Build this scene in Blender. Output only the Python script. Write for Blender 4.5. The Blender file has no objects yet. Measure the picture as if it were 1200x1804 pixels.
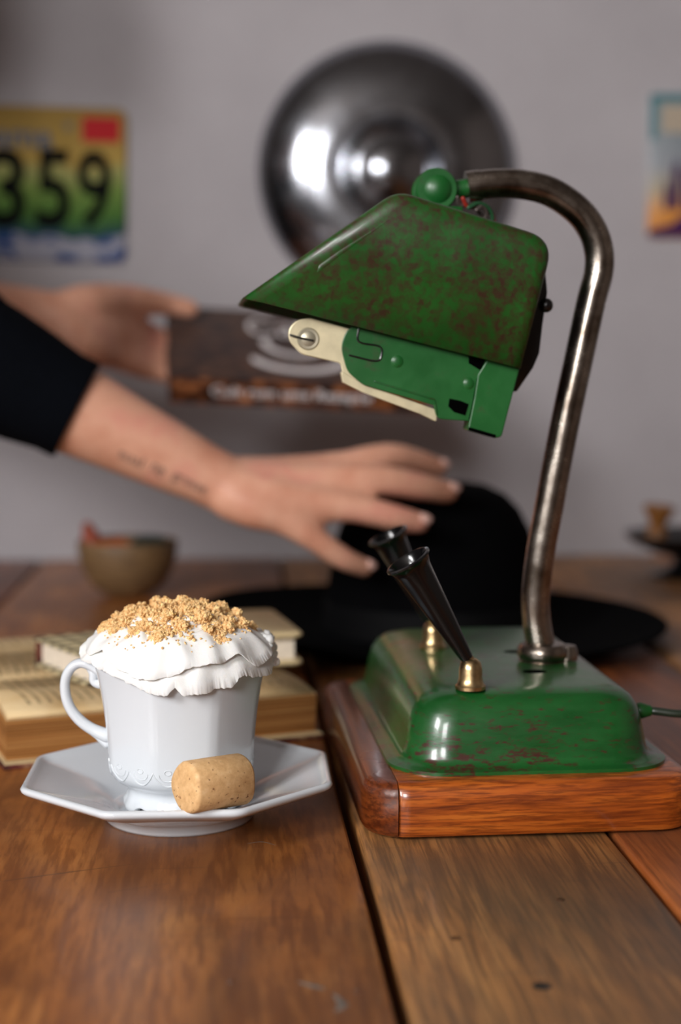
import bpy, bmesh, math, random
from mathutils import Vector, Matrix, noise as mnoise
from mathutils.bvhtree import BVHTree
random.seed(7)
sc = bpy.context.scene
col = sc.collection
pi = math.pi

# ------------------------------------------------------------------ camera
FPX = 2700.0                       # focal length in pixels of the 1200 x 1804 frame
CAMH = 0.21                        # camera height above the table top (z = 0)
PITCH = math.atan(252 / FPX)
YAW = math.radians(4.25)           # clockwise from the direction of the planks
Z = Vector((0, 0, 1))
H = Vector((math.sin(YAW), math.cos(YAW), 0))
RT = Vector((math.cos(YAW), -math.sin(YAW), 0))
FW = H * math.cos(PITCH) - Z * math.sin(PITCH)
UP = H * math.sin(PITCH) + Z * math.cos(PITCH)
EYE = Vector((0, 0, CAMH))
cd = bpy.data.cameras.new('camera')
cam = bpy.data.objects.new('camera', cd); col.objects.link(cam)
cam.matrix_world = Matrix(((RT.x, UP.x, -FW.x, 0), (RT.y, UP.y, -FW.y, 0), (RT.z, UP.z, -FW.z, CAMH), (0, 0, 0, 1)))
cd.sensor_fit = 'VERTICAL'; cd.sensor_height = 36; cd.lens = FPX / 1804 * 36
cd.clip_start = 0.01
cd.dof.use_dof = True; cd.dof.focus_distance = 0.675; cd.dof.aperture_fstop = 4.5
sc.camera = cam

# ------------------------------------------------------------------ world, lights, exposure
w = bpy.data.worlds.new('world'); sc.world = w; w.use_nodes = True
bg = w.node_tree.nodes['Background']; bg.inputs[0].default_value = (0.75, 0.85, 1, 1); bg.inputs[1].default_value = 1.0
sc.view_settings.view_transform = 'Standard'; sc.view_settings.look = 'None'
sc.view_settings.gamma = 1; sc.view_settings.use_curve_mapping = False
sc.view_settings.exposure = 0.12
def area(name, loc, target, sx, sy, power, color):
    l = bpy.data.lights.new(name, 'AREA'); l.shape = 'RECTANGLE'; l.size = sx; l.size_y = sy
    l.energy = power; l.color = color
    o = bpy.data.objects.new(name, l); col.objects.link(o); o.location = loc
    o.rotation_euler = (Vector(target) - Vector(loc)).to_track_quat('-Z', 'Y').to_euler()
    return o
RX0, RX1, RY0, RZ0, RZ1 = -1.5, 2.3, -2.0, -0.75, 1.95
# daylight entering by the window of the left wall and by the window behind the camera
area('window_daylight', (RX0 - 0.03, -0.85, 1.10), (0, -0.85, 1.10), 0.7, 0.9, 108, (1.0, 0.985, 0.98))
area('window_daylight', (-1.05, RY0 - 0.03, 1.10), (-1.05, 0, 1.10), 0.7, 0.9, 76, (1.0, 0.99, 0.99))

# ------------------------------------------------------------------ pixel helpers (1200 x 1804 frame)
def ray(x, y): return RT * ((x - 600) / FPX) - UP * ((y - 902) / FPX) + FW
def Pz(x, y, z):                    # the point of a pixel's ray at height z
    d = ray(x, y); return EYE + d * ((z - CAMH) / d.z)
def Pd(x, y, dist):                 # ... at a distance along the level viewing direction
    d = ray(x, y); return EYE + d * (dist / d.dot(H))
def G(xc, dc, z): return RT * xc + H * dc + Z * z
WALLY = Pz(600, 981, 0).y
def PW(x, y, off=0.0):              # ... on the back wall
    d = ray(x, y); return EYE + d * ((WALLY - off) / d.y)

# ------------------------------------------------------------------ materials
def C(r, g, b):
    f = lambda c: ((c / 255 + 0.055) / 1.055) ** 2.4 if c > 10 else c / 255 / 12.92
    return (f(r), f(g), f(b), 1)
class MT:
    def __init__(s, name, color=None, rough=0.5, metal=0.0, coat=0.0, sss=0.0, spec=0.5):
        s.m = bpy.data.materials.new(name); s.m.use_nodes = True; s.nt = s.m.node_tree
        s.b = s.nt.nodes['Principled BSDF']
        if color: s.b.inputs['Base Color'].default_value = color
        s.b.inputs['Roughness'].default_value = rough; s.b.inputs['Metallic'].default_value = metal
        s.b.inputs['Coat Weight'].default_value = coat; s.b.inputs['Coat Roughness'].default_value = 0.12
        s.b.inputs['Specular IOR Level'].default_value = spec
        if sss:
            s.b.inputs['Subsurface Weight'].default_value = sss
            s.b.inputs['Subsurface Radius'].default_value = (1, 0.7, 0.5); s.b.inputs['Subsurface Scale'].default_value = 0.003
        s._c = None
    def nd(s, t, **props):
        n = s.nt.nodes.new(t)
        for k, v in props.items(): setattr(n, k, v)
        return n
    def set(s, inp, v):
        if hasattr(v, 'is_output') : s.nt.links.new(v, inp)
        else: inp.default_value = v
    def co(s, scale=(1, 1, 1), rot=(0, 0, 0), loc=(0, 0, 0), rnd=False):
        if s._c is None: s._c = s.nd('ShaderNodeTexCoord').outputs['Object']
        src = s._c
        if rnd:
            oi = s.nd('ShaderNodeObjectInfo'); mm = s.nd('ShaderNodeMath', operation='MULTIPLY'); s.set(mm.inputs[0], oi.outputs['Random']); mm.inputs[1].default_value = 40
            va = s.nd('ShaderNodeVectorMath', operation='ADD'); s.set(va.inputs[0], src); s.set(va.inputs[1], mm.outputs[0]); src = va.outputs[0]
        mp = s.nd('ShaderNodeMapping'); s.nt.links.new(src, mp.inputs[0])
        mp.inputs['Scale'].default_value = scale; mp.inputs['Rotation'].default_value = rot; mp.inputs['Location'].default_value = loc
        return mp.outputs[0]
    def noise(s, vec, scale, detail=4, rough=0.6, dist=0.0):
        n = s.nd('ShaderNodeTexNoise'); s.set(n.inputs['Vector'], vec); n.inputs['Scale'].default_value = scale
        n.inputs['Detail'].default_value = detail; n.inputs['Roughness'].default_value = rough; n.inputs['Distortion'].default_value = dist
        return n.outputs['Fac']
    def voro(s, vec, scale, feature='F1', out='Distance'):
        n = s.nd('ShaderNodeTexVoronoi', feature=feature); s.set(n.inputs['Vector'], vec); n.inputs['Scale'].default_value = scale
        return n.outputs[out]
    def ramp(s, fac, stops, interp='LINEAR'):
        n = s.nd('ShaderNodeValToRGB'); s.set(n.inputs[0], fac); e = n.color_ramp.elements; n.color_ramp.interpolation = interp
        while len(e) < len(stops): e.new(0.5)
        for i, (p, c) in enumerate(stops):
            e[i].position = p; e[i].color = c if hasattr(c, '__len__') else (c, c, c, 1)
        return n.outputs[0]
    def mix(s, fac, a, b, mode='MIX'):
        n = s.nd('ShaderNodeMix', data_type='RGBA', blend_type=mode)
        s.set(n.inputs[0], fac); s.set(n.inputs[6], a); s.set(n.inputs[7], b); return n.outputs[2]
    def math(s, op, a, b=0.0, c=0.0):
        n = s.nd('ShaderNodeMath', operation=op); s.set(n.inputs[0], a); s.set(n.inputs[1], b); s.set(n.inputs[2], c); return n.outputs[0]
    def xyz(s, vec):
        n = s.nd('ShaderNodeSeparateXYZ'); s.set(n.inputs[0], vec); return n.outputs
    def bump(s, h, strength=0.3, dist=0.001):
        n = s.nd('ShaderNodeBump'); s.set(n.inputs['Height'], h); n.inputs['Strength'].default_value = strength; n.inputs['Distance'].default_value = dist
        s.nt.links.new(n.outputs[0], s.b.inputs['Normal'])
    def base(s, v): s.set(s.b.inputs['Base Color'], v)
    def rough(s, v): s.set(s.b.inputs['Roughness'], v)

def wood(name, c_dark, c_mid, c_light, stain, coat=0.25, r0=0.28, r1=0.5, grain=(55, 2.2, 55), stain_amt=0.9, axis=0.0):
    m = MT(name, coat=coat)
    v = m.co(grain, rnd=True, rot=(0, 0, axis)); iso = m.co((1, 1, 1), rnd=True)
    g = m.noise(v, 1.0, 6, 0.62, 1.2)
    fine = m.noise(m.co((grain[0] * 9, grain[1] * 3.5, grain[2] * 9), rnd=True, rot=(0, 0, axis)), 1.0, 3, 0.6)
    c = m.ramp(g, [(0.28, c_dark), (0.48, c_mid), (0.72, c_light)])
    c = m.mix(m.ramp(fine, [(0.44, 0.0), (0.6, 0.7)]), c, c_dark)
    patch = m.noise(m.co((9, 4.5, 9), rnd=True, rot=(0, 0, axis)), 1.0, 4, 0.62, 0.6)
    pm = m.ramp(patch, [(0.46, 0.0), (0.66, stain_amt)])
    c = m.mix(pm, c, stain)
    scr = m.noise(m.co((12, 260, 12), rnd=True, rot=(0, 0, 0.15)), 1.0, 2, 0.5)
    c = m.mix(m.ramp(scr, [(0.66, 0.0), (0.74, 0.35)]), c, stain)
    m.base(c)
    rn = m.noise(iso, 14, 5, 0.6)
    m.rough(m.math('MULTIPLY_ADD', rn, r1 - r0, r0 - 0.03))
    m.bump(m.math('ADD', m.math('MULTIPLY', g, 0.6), m.math('MULTIPLY', fine, 0.4)), 0.25, 0.0006)
    return m.m
M = {}
M['plank_a'] = wood('plank_amber', C(120, 66, 28), C(170, 104, 48), C(192, 128, 68), C(100, 60, 34), coat=0.1, r0=0.36, r1=0.56, grain=(30, 8, 30), stain_amt=0.7)
M['plank_b'] = wood('plank_grey', C(92, 62, 34), C(164, 110, 60), C(196, 140, 80), C(84, 66, 50), coat=0.05, r0=0.38, r1=0.62, grain=(60, 6, 60), stain_amt=0.7)
M['plank_c'] = wood('plank_red', C(96, 48, 22), C(150, 80, 36), C(172, 102, 52), C(84, 48, 30), coat=0.12, r0=0.34, r1=0.55, grain=(48, 4, 48))
M['lampwood'] = wood('lamp_walnut', C(92, 36, 8), C(166, 80, 22), C(188, 104, 36), C(104, 44, 12), coat=0.4, r0=0.25, r1=0.4, grain=(7, 70, 110), stain_amt=0.5)
M['lampwood2'] = wood('lamp_walnut_dark', C(58, 22, 8), C(104, 46, 16), C(132, 66, 26), C(56, 24, 10), coat=0.5, r0=0.25, r1=0.4, grain=(40, 4, 60), stain_amt=0.5)
M['tablewood'] = wood('table_frame_wood', C(60, 34, 16), C(90, 52, 26), C(110, 70, 36), C(40, 26, 18))

M['scuff'] = None
def green(name, base, lite, wear, wear_lo, wear_hi, rough, coat, scale=90, stretch=(1, 1, 1)):
    m = MT(name, rough=rough, coat=coat)
    v = m.co(stretch)
    c = m.mix(m.ramp(m.noise(v, 30, 4, 0.6), [(0.35, 0.0), (0.7, 1.0)]), base, lite)
    n1 = m.noise(v, scale, 6, 0.72); n2 = m.noise(m.co((1, 1, 1), loc=(3, 1, 2)), 22, 3, 0.5)
    f = m.math('ADD', m.math('MULTIPLY', n1, 0.74), m.math('MULTIPLY', n2, 0.26))
    k = m.ramp(f, [(wear_lo, 0.0), (wear_hi, 1.0)])
    m.base(m.mix(k, c, wear))
    m.rough(m.math('MULTIPLY_ADD', m.noise(v, 60, 4), 0.3, rough - 0.12))
    m.bump(m.noise(v, 160, 3), 0.18, 0.0006)
    return m.m
M['green_shade'] = green('shade_green_paint', C(16, 66, 16), C(22, 86, 24), C(52, 32, 20), 0.44, 0.62, 0.36, 0.12, 260)
M['green_base'] = green('base_green_paint', C(14, 68, 24), C(22, 88, 34), C(62, 30, 22), 0.53, 0.60, 0.3, 0.5, 260, (0.6, 0.6, 2.0))
M['green_plain'] = green('bracket_green_paint', C(14, 74, 26), C(20, 90, 34), C(48, 56, 30), 0.56, 0.70, 0.38, 0.1, 120)
def simple(name, color, rough=0.5, metal=0.0, coat=0.0, var=0.0, sc_=60, bump=0.0, spec=0.5):
    m = MT(name, color, rough, metal, coat, spec=spec)
    if var:
        n = m.noise(m.co(), sc_, 5, 0.6)
        dk = tuple(c * (1 - var) for c in color[:3]) + (1,); lt = tuple(min(1, c * (1 + var)) for c in color[:3]) + (1,)
        m.base(m.ramp(n, [(0.35, dk), (0.65, lt)]))
        m.rough(m.math('MULTIPLY_ADD', n, 0.3, rough - 0.15))
    if bump: m.bump(m.noise(m.co(), sc_ * 4, 4), bump, 0.0008)
    return m.m
M['scuff'] = simple('pale_scuff', C(112, 100, 90), 0.7, var=0.3, sc_=200)
# worn nickel tube
m = MT('worn_nickel', rough=0.25, metal=1.0)
n = m.noise(m.co(), 45, 6, 0.7)
m.base(m.ramp(n, [(0.3, C(92, 76, 60)), (0.5, C(150, 140, 130)), (0.7, C(178, 170, 160))])); m.rough(m.math('MULTIPLY_ADD', n, 0.3, 0.1)); m.bump(m.noise(m.co(), 220, 3), 0.1, 0.0004)
M['nickel'] = m.m
M['brass'] = simple('aged_brass', C(186, 160, 118), 0.3, 1.0, var=0.25, sc_=120)
M['cream_metal'] = simple('cream_plated_metal', C(206, 194, 160), 0.42, 0.25, var=0.12, sc_=70)
M['black_plastic'] = simple('black_bakelite', C(8, 8, 9), 0.2, 0, 0.1)
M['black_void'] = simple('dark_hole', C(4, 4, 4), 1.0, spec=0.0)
M['screw'] = simple('dull_steel_screw', C(176, 168, 146), 0.4, 0.6)
M['wire_red'] = simple('red_wire', C(140, 34, 22), 0.5)
M['wire_green'] = simple('green_wire', C(26, 70, 40), 0.5)
M['wire_grey'] = simple('grey_wire', C(90, 80, 76), 0.4, 0.4)
M['cord'] = simple('dark_green_cord', C(28, 38, 26), 0.35, 0, 0.3)
M['alu'] = simple('polished_aluminium', C(150, 152, 158), 0.2, 1.0, var=0.06, sc_=30)
M['porcelain'] = MT('white_porcelain', C(214, 219, 224), 0.16, coat=0.6).m
M['cream'] = None
m = MT('whipped_cream', C(243, 241, 237), 0.5, sss=0.25, spec=0.3); m.bump(m.noise(m.co(), 900, 3), 0.2, 0.0004); M['cream'] = m.m
m = MT('biscuit_crumb', rough=0.85, spec=0.2)
n = m.noise(m.co(), 420, 3, 0.6)
m.base(m.ramp(n, [(0.30, C(166, 114, 66)), (0.40, C(220, 172, 112)), (0.56, C(238, 204, 150)), (0.68, C(250, 214, 140))])); m.bump(m.noise(m.co(), 1800, 2), 0.4, 0.0004)
M['crumb'] = m.m
m = MT('pressed_peanut', rough=0.6, spec=0.3)
n = m.noise(m.co(), 260, 5, 0.7); c = m.ramp(n, [(0.3, C(198, 152, 102)), (0.55, C(220, 178, 126)), (0.75, C(232, 196, 148))])
sp = m.noise(m.co(loc=(5, 5, 5)), 520, 2, 0.5); c = m.mix(m.ramp(sp, [(0.66, 0.0), (0.72, 0.9)]), c, C(112, 58, 26)); m.base(c); m.bump(n, 0.35, 0.0006)
M['peanut'] = m.m
# paper
m = MT('old_page_edges', rough=0.85, spec=0.1)
st = m.noise(m.co((6, 6, 1500)), 1.0, 3, 0.6); pt = m.noise(m.co((30, 30, 90)), 1.0, 3)
c = m.ramp(st, [(0.3, C(104, 66, 32)), (0.5, C(154, 104, 56)), (0.7, C(190, 142, 88))]); c = m.mix(m.ramp(pt, [(0.62, 0.0), (0.74, 0.6)]), c, C(84, 54, 32)); m.base(c); m.bump(st, 0.6, 0.0006)
M['page_edge'] = m.m
m = MT('printed_old_page', rough=0.8, spec=0.15)
iso = m.noise(m.co(), 28, 4)
c = m.ramp(iso, [(0.3, C(206, 172, 122)), (0.6, C(222, 196, 152)), (0.8, C(214, 182, 134))])
x, y, z = m.xyz(m.co())
fr = m.math('FRACT', m.math('MULTIPLY', x, 1 / 0.0058))
line = m.math('MULTIPLY', m.math('GREATER_THAN', fr, 0.36), m.math('LESS_THAN', fr, 0.72))
wd = m.noise(m.co((172, 420, 1)), 1.0, 2, 0.6)
words = m.ramp(wd, [(0.40, 0.0), (0.46, 1.0)])
ay = m.math('ABSOLUTE', y)                                             # the two type areas, one each side of the gutter
area_ = m.math('MULTIPLY', m.math('GREATER_THAN', ay, 0.017), m.math('LESS_THAN', ay, 0.108))
area_ = m.math('MULTIPLY', area_, m.math('LESS_THAN', m.math('ABSOLUTE', x), 0.077))
k = m.math('MULTIPLY', m.math('MULTIPLY', line, words), m.math('MULTIPLY', area_, 0.62))
m.base(m.mix(k, c, C(86, 66, 46)))
M['page'] = m.m
M['cover_red'] = None
m = MT('worn_red_cover', rough=0.8, spec=0.2); n = m.noise(m.co(), 60, 5, 0.7); m.base(m.ramp(n, [(0.35, C(52, 34, 26)), (0.5, C(92, 40, 36)), (0.62, C(150, 116, 84))])); M['cover_red'] = m.m
M['cover_tan'] = simple('tan_book_cover', C(206, 184, 140), 0.6, var=0.08, sc_=30)
M['paper_white'] = simple('white_paper_block', C(226, 212, 192), 0.8, var=0.08, sc_=200)
m = MT('checkered_cover', rough=0.6)
x, y, z = m.xyz(m.co()); s = 1 / 0.0125
fx = m.math('FRACT', m.math('MULTIPLY', x, s)); fy = m.math('FRACT', m.math('MULTIPLY', y, s))
k = m.math('MULTIPLY', m.math('LESS_THAN', fx, 0.55), m.math('LESS_THAN', fy, 0.55))
m.base(m.mix(k, C(206, 190, 148), C(72, 64, 52)))
M['checker'] = m.m
m = MT('coffee_bean_cover', rough=0.55, spec=0.2)
vd = m.voro(m.co((1, 1.5, 1.5)), 75); vc = m.noise(m.co(), 40, 3)
c = m.ramp(vd, [(0.15, C(190, 122, 72)), (0.45, C(128, 72, 40)), (0.7, C(30, 15, 9))]); m.base(m.mix(m.ramp(vc, [(0.4, 0.0), (0.65, 0.6)]), c, C(40, 24, 20)))
M['beans'] = m.m
m = MT('coffee_cover_front', rough=0.5, spec=0.25)
vd = m.voro(m.co((1, 1.3, 1)), 65)
c = m.ramp(vd, [(0.1, C(112, 78, 58)), (0.5, C(72, 50, 40)), (0.75, C(44, 32, 30))]); vc = m.noise(m.co(), 13, 3); m.base(m.mix(m.ramp(vc, [(0.35, 0.2), (0.65, 0.9)]), c, C(70, 54, 50)))
M['cover_front'] = m.m
M['print_white'] = simple('white_print', C(224, 216, 216), 0.5)
M['print_black'] = simple('black_print', C(8, 9, 8), 0.8, spec=0.1)
M['felt'] = simple('black_felt', C(5, 5, 6), 0.95, var=0.3, sc_=400, bump=0.2, spec=0.03)
M['felt_band'] = simple('black_ribbon', C(5, 5, 6), 0.7, spec=0.1)
m = MT('skin', rough=0.5, sss=0.15, spec=0.35)
n1 = m.noise(m.co(), 26, 4, 0.55); n2 = m.noise(m.co(), 300, 3)
m.base(m.ramp(n1, [(0.35, C(200, 140, 114)), (0.52, C(214, 160, 134)), (0.70, C(212, 142, 124))])); m.bump(n2, 0.12, 0.0006); M['skin'] = m.m
M['nail'] = simple('fingernail', C(236, 190, 176), 0.25, 0, 0.4)
M['ink'] = simple('tattoo_ink', C(108, 86, 76), 0.7)
M['shirt'] = simple('black_knit_fabric', C(8, 10, 15), 0.95, var=0.2, sc_=300, bump=0.25, spec=0.04)
M['jeans'] = simple('dark_denim', C(26, 32, 48), 0.85, var=0.2, sc_=200)
M['hair'] = simple('dark_brown_hair', C(44, 30, 22), 0.5, var=0.4, sc_=120)
M['shoe'] = simple('black_shoe', C(20, 20, 20), 0.5)
M['eye'] = simple('eye_white', C(225, 222, 216), 0.2)
M['iris'] = simple('brown_iris', C(60, 36, 20), 0.2)
M['lip'] = simple('lips', C(170, 92, 84), 0.45)
m = MT('wall_plaster', rough=0.9, spec=0.15)
n = m.noise(m.co(), 5, 5, 0.6); m.base(m.ramp(n, [(0.3, C(164, 159, 162)), (0.7, C(175, 170, 173))])); m.bump(m.noise(m.co(), 35, 5, 0.6), 0.25, 0.004); M['wall'] = m.m
M['wall_side'] = simple('taupe_wall_paint', C(120, 108, 100), 0.9, var=0.04, sc_=5)
M['ceiling'] = simple('ceiling_paint', C(120, 112, 106), 0.9, var=0.03, sc_=4)
M['floor'] = wood('floor_boards', C(50, 30, 18), C(80, 50, 28), C(100, 66, 40), C(40, 26, 18), coat=0.1, grain=(14, 0.8, 14))
M['frame_paint'] = simple('white_frame_paint', C(210, 208, 202), 0.5, var=0.03, sc_=30)
m = MT('window_glass'); g = m.nd('ShaderNodeBsdfGlossy'); g.inputs[1].default_value = 0.02; t = m.nd('ShaderNodeBsdfTransparent'); mx = m.nd('ShaderNodeMixShader'); mx.inputs[0].default_value = 0.06
m.nt.links.new(t.outputs[0], mx.inputs[1]); m.nt.links.new(g.outputs[0], mx.inputs[2]); m.nt.links.new(mx.outputs[0], m.nt.nodes['Material Output'].inputs[0]); M['glass'] = m.m
m = MT('gourd_shell', rough=0.6)
n = m.noise(m.co((1, 1, 3)), 50, 5); m.base(m.ramp(n, [(0.3, C(84, 62, 40)), (0.6, C(122, 94, 60)), (0.75, C(140, 112, 76))])); m.bump(n, 0.3, 0.001); M['gourd'] = m.m
M['gourd_in'] = simple('gourd_inside', C(80, 54, 30), 0.7)
M['orange'] = simple('orange_peel', C(176, 84, 18), 0.45, var=0.25, sc_=60)
M['rust'] = simple('rust_orange', C(136, 52, 18), 0.5, var=0.25, sc_=60)
M['dkgreen'] = simple('dark_green_leaf', C(18, 40, 34), 0.5, var=0.3, sc_=50)
M['black_iron'] = simple('black_enamel', C(12, 11, 12), 0.3, 0, 0.2)
M['honey_wood'] = simple('honey_wood', C(132, 84, 36), 0.5, var=0.3, sc_=90)
# number plate print, bands with rolling edges
m = MT('plate_print', rough=0.6, spec=0.2)
x, y, z = m.xyz(m.co()); wv = m.noise(m.co((1, 0, 0)), 14, 2)
hz = m.math('ADD', m.math('MULTIPLY', z, 1 / 0.165), m.math('MULTIPLY_ADD', wv, 0.22, 0.39))
c = m.ramp(hz, [(0.0, C(28, 62, 120)), (0.16, C(24, 56, 112)), (0.20, C(18, 64, 54)), (0.3, C(58, 100, 30)), (0.46, C(100, 128, 52)), (0.6, C(150, 148, 88)), (0.66, C(170, 140, 66)), (1.0, C(150, 120, 58))])
sw = m.noise(m.co((1, 1, 1.6), loc=(2.3, 0, 1)), 22, 2, 0.4, 1.2)
sk = m.math('MULTIPLY', m.ramp(sw, [(0.5, 0.0), (0.56, 0.8)]), m.math('LESS_THAN', hz, 0.17))
m.base(m.mix(sk, c, C(160, 158, 165))); M['plate'] = m.m
M['sticker_red'] = simple('red_sticker', C(176, 14, 24), 0.6, spec=0.2)
M['plate_navy'] = simple('navy_print', C(36, 40, 60), 0.5)
M['teal'] = simple('teal_print', C(46, 112, 120), 0.4)
M['sign_cream_dull'] = simple('weathered_bolt', C(120, 112, 96), 0.8)
m = MT('sign_sky_print', rough=0.35, coat=0.2); x, y, z = m.xyz(m.co())
m.base(m.ramp(m.math('MULTIPLY_ADD', z, 1 / 0.16, 0.5), [(0.0, C(196, 120, 30)), (0.18, C(200, 130, 44)), (0.34, C(150, 136, 110)), (0.5, C(128, 132, 138)), (1.0, C(120, 134, 138))])); M['sign_sky'] = m.m
M['sign_cream'] = simple('sign_cream', C(172, 158, 140), 0.4)
M['sign_purple'] = simple('sign_purple', C(62, 22, 74), 0.4)

# ------------------------------------------------------------------ mesh helpers
class MB:
    def __init__(s): s.v = []; s.f = []
    def ring(s, pts):
        i = len(s.v); s.v += [tuple(p) for p in pts]; return list(range(i, i + len(pts)))
    def bridge(s, a, b, closed=True):
        n = len(a)
        for i in range(n if closed else n - 1):
            j = (i + 1) % n; s.f.append((a[i], a[j], b[j], b[i]))
    def loft(s, rings, cap0=True, cap1=True, closed=True):
        ids = [s.ring(r) for r in rings]
        for a, b in zip(ids, ids[1:]): s.bridge(a, b, closed)
        if cap0: s.f.append(tuple(reversed(ids[0])))
        if cap1: s.f.append(tuple(ids[-1]))
        return ids
    def lathe(s, prof, n=48, c=(0, 0, 0), fn=None, caps=False, sx=1, sy=1):
        rings = []
        for (r, z) in prof:
            rr = []
            for i in range(n):
                t = 2 * pi * i / n; q, zz = (r, z) if fn is None else fn(r, z, t)
                rr.append((c[0] + sx * q * math.cos(t), c[1] + sy * q * math.sin(t), c[2] + zz))
            rings.append(rr)
        s.loft(rings, caps, caps)
    def tube(s, pts, rad, n=12, smooth=0, flat=1.0, upv=None, caps='round'):
        pts = [Vector(p) for p in pts]
        if not hasattr(rad, '__len__'): rad = [rad] * len(pts)
        if smooth: pts, rad = catmull(pts, rad, smooth)
        rings = []; N = len(pts)
        tans = []
        for i in range(N):
            t = (pts[min(i + 1, N - 1)] - pts[max(i - 1, 0)])
            tans.append(t.normalized() if t.length > 1e-9 else Vector((0, 0, 1)))
        ref = Vector(upv) if upv is not None else (Vector((0, 0, 1)) if abs(tans[0].z) < 0.9 else Vector((0, 1, 0)))
        nrm = None
        def mk(p, t, r):
            a = (nrm - t * nrm.dot(t)).normalized(); b = t.cross(a)
            fr = flat
            return [p + a * (r * fr * math.cos(2 * pi * k / n)) + b * (r * math.sin(2 * pi * k / n)) for k in range(n)]
        for i in range(N):
            t = tans[i]
            if nrm is None or upv is not None: nrm = ref
            nrm = (nrm - t * nrm.dot(t)).normalized()
            if i == 0 and caps == 'round':
                for a in (80, 55, 28): rings.append(mk(pts[0] - t * rad[0] * math.sin(math.radians(a)), t, rad[0] * math.cos(math.radians(a))))
            rings.append(mk(pts[i], t, rad[i]))
            if i == N - 1 and caps == 'round':
                for a in (28, 55, 80): rings.append(mk(pts[i] + t * rad[i] * math.sin(math.radians(a)), t, rad[i] * math.cos(math.radians(a))))
        s.loft(rings, caps is not None, caps is not None)
    def box(s, x0, x1, y0, y1, z0, z1):
        s.loft([[(x0, y0, z0), (x1, y0, z0), (x1, y1, z0), (x0, y1, z0)], [(x0, y0, z1), (x1, y0, z1), (x1, y1, z1), (x0, y1, z1)]])
    def ball(s, c, r, n=20, k=12, sc3=(1, 1, 1)):
        c = Vector(c)
        rings = [[c + Vector((r * sc3[0] * math.sin(pi * j / k) * math.cos(2 * pi * i / n), r * sc3[1] * math.sin(pi * j / k) * math.sin(2 * pi * i / n), -r * sc3[2] * math.cos(pi * j / k))) for i in range(n)] for j in range(1, k)]
        s.loft(rings)
    def prism(s, poly, a, b, ax='y'):       # poly of (p, q) pairs extruded along an axis from a to b
        f = {'y': lambda p, q, t: (p, t, q), 'z': lambda p, q, t: (p, q, t), 'x': lambda p, q, t: (t, p, q)}[ax]
        s.loft([[f(p, q, a) for p, q in poly], [f(p, q, b) for p, q in poly]])
    def build(s, name, mat=None, parent=None, smooth=True, angle=40, bevel=0.0, mats=None, fm=None, loc=None):
        me = bpy.data.meshes.new(name); me.from_pydata([tuple(v) for v in s.v], [], s.f); me.update()
        bm = bmesh.new(); bm.from_mesh(me); bmesh.ops.recalc_face_normals(bm, faces=bm.faces[:])
        if bevel:
            eds = [e for e in bm.edges if len(e.link_faces) == 2 and e.calc_face_angle(0) > 0.6]
            bmesh.ops.bevel(bm, geom=eds, offset=bevel, segments=2, affect='EDGES', profile=0.5)
        bm.to_mesh(me); bm.free()
        if smooth:
            for p in me.polygons: p.use_smooth = True
            try: me.set_sharp_from_angle(angle=math.radians(angle))
            except Exception: pass
        for mm in (mats or [mat]):
            if mm: me.materials.append(mm)
        o = bpy.data.objects.new(name, me); col.objects.link(o)
        if parent: o.parent = parent
        if loc is not None: o.location = loc
        return o
def catmull(pts, rad, k):
    P = [pts[0] * 2 - pts[1]] + list(pts) + [pts[-1] * 2 - pts[-2]]; op = []; orr = []
    for i in range(1, len(P) - 2):
        for j in range(k):
            t = j / k; a, b, c, d = P[i - 1], P[i], P[i + 1], P[i + 2]
            op.append(0.5 * ((2 * b) + (c - a) * t + (2 * a - 5 * b + 4 * c - d) * t * t + (3 * b - a - 3 * c + d) * t ** 3))
            orr.append(rad[i - 1] * (1 - t) + rad[i] * t)
    op.append(pts[-1]); orr.append(rad[-1]); return op, orr
def rrect(wx, wy, r, n=6):
    out = []
    for cx, cy, a0 in ((wx / 2 - r, wy / 2 - r, 0), (-wx / 2 + r, wy / 2 - r, 90), (-wx / 2 + r, -wy / 2 + r, 180), (wx / 2 - r, -wy / 2 + r, 270)):
        for i in range(n + 1):
            a = math.radians(a0 + 90 * i / n); out.append((cx + r * math.cos(a), cy + r * math.sin(a)))
    return out
def round_poly(poly, rads, n=6):
    out = []; N = len(poly)
    for i in range(N):
        p0, p, p1 = Vector(poly[i - 1]), Vector(poly[i]), Vector(poly[(i + 1) % N]); r = rads[i]
        if r <= 0: out.append(tuple(p)); continue
        a = (p0 - p).normalized(); b = (p1 - p).normalized(); ang = a.angle(b)
        d = min(r / math.tan(ang / 2), (p0 - p).length * 0.49, (p1 - p).length * 0.49)
        A, B = p + a * d, p + b * d
        for k in range(n + 1):
            t = k / n; q = A.lerp(p, t).lerp(p.lerp(B, t), t); out.append((q.x, q.y))
    return out
def inset(poly, d):
    N = len(poly); out = []
    ar = sum(poly[i - 1][0] * poly[i][1] - poly[i][0] * poly[i - 1][1] for i in range(N)); sg = 1 if ar > 0 else -1
    for i in range(N):
        p0, p, p1 = Vector(poly[i - 1]), Vector(poly[i]), Vector(poly[(i + 1) % N])
        e0 = (p - p0); e1 = (p1 - p)
        if e0.length < 1e-9: e0 = e1
        if e1.length < 1e-9: e1 = e0
        n0 = Vector((-e0.y, e0.x)).normalized() * sg; n1 = Vector((-e1.y, e1.x)).normalized() * sg
        b = (n0 + n1); b = b.normalized() if b.length > 1e-6 else n0
        k = d / max(0.4, b.dot(n0)); q = p + b * k; out.append((q.x, q.y))
    return out
def tag(o, label=None, cat=None, group=None, kind=None):
    if label: o['label'] = label
    if cat: o['category'] = cat
    if group: o['group'] = group
    if kind: o['kind'] = kind
    return o
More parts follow.
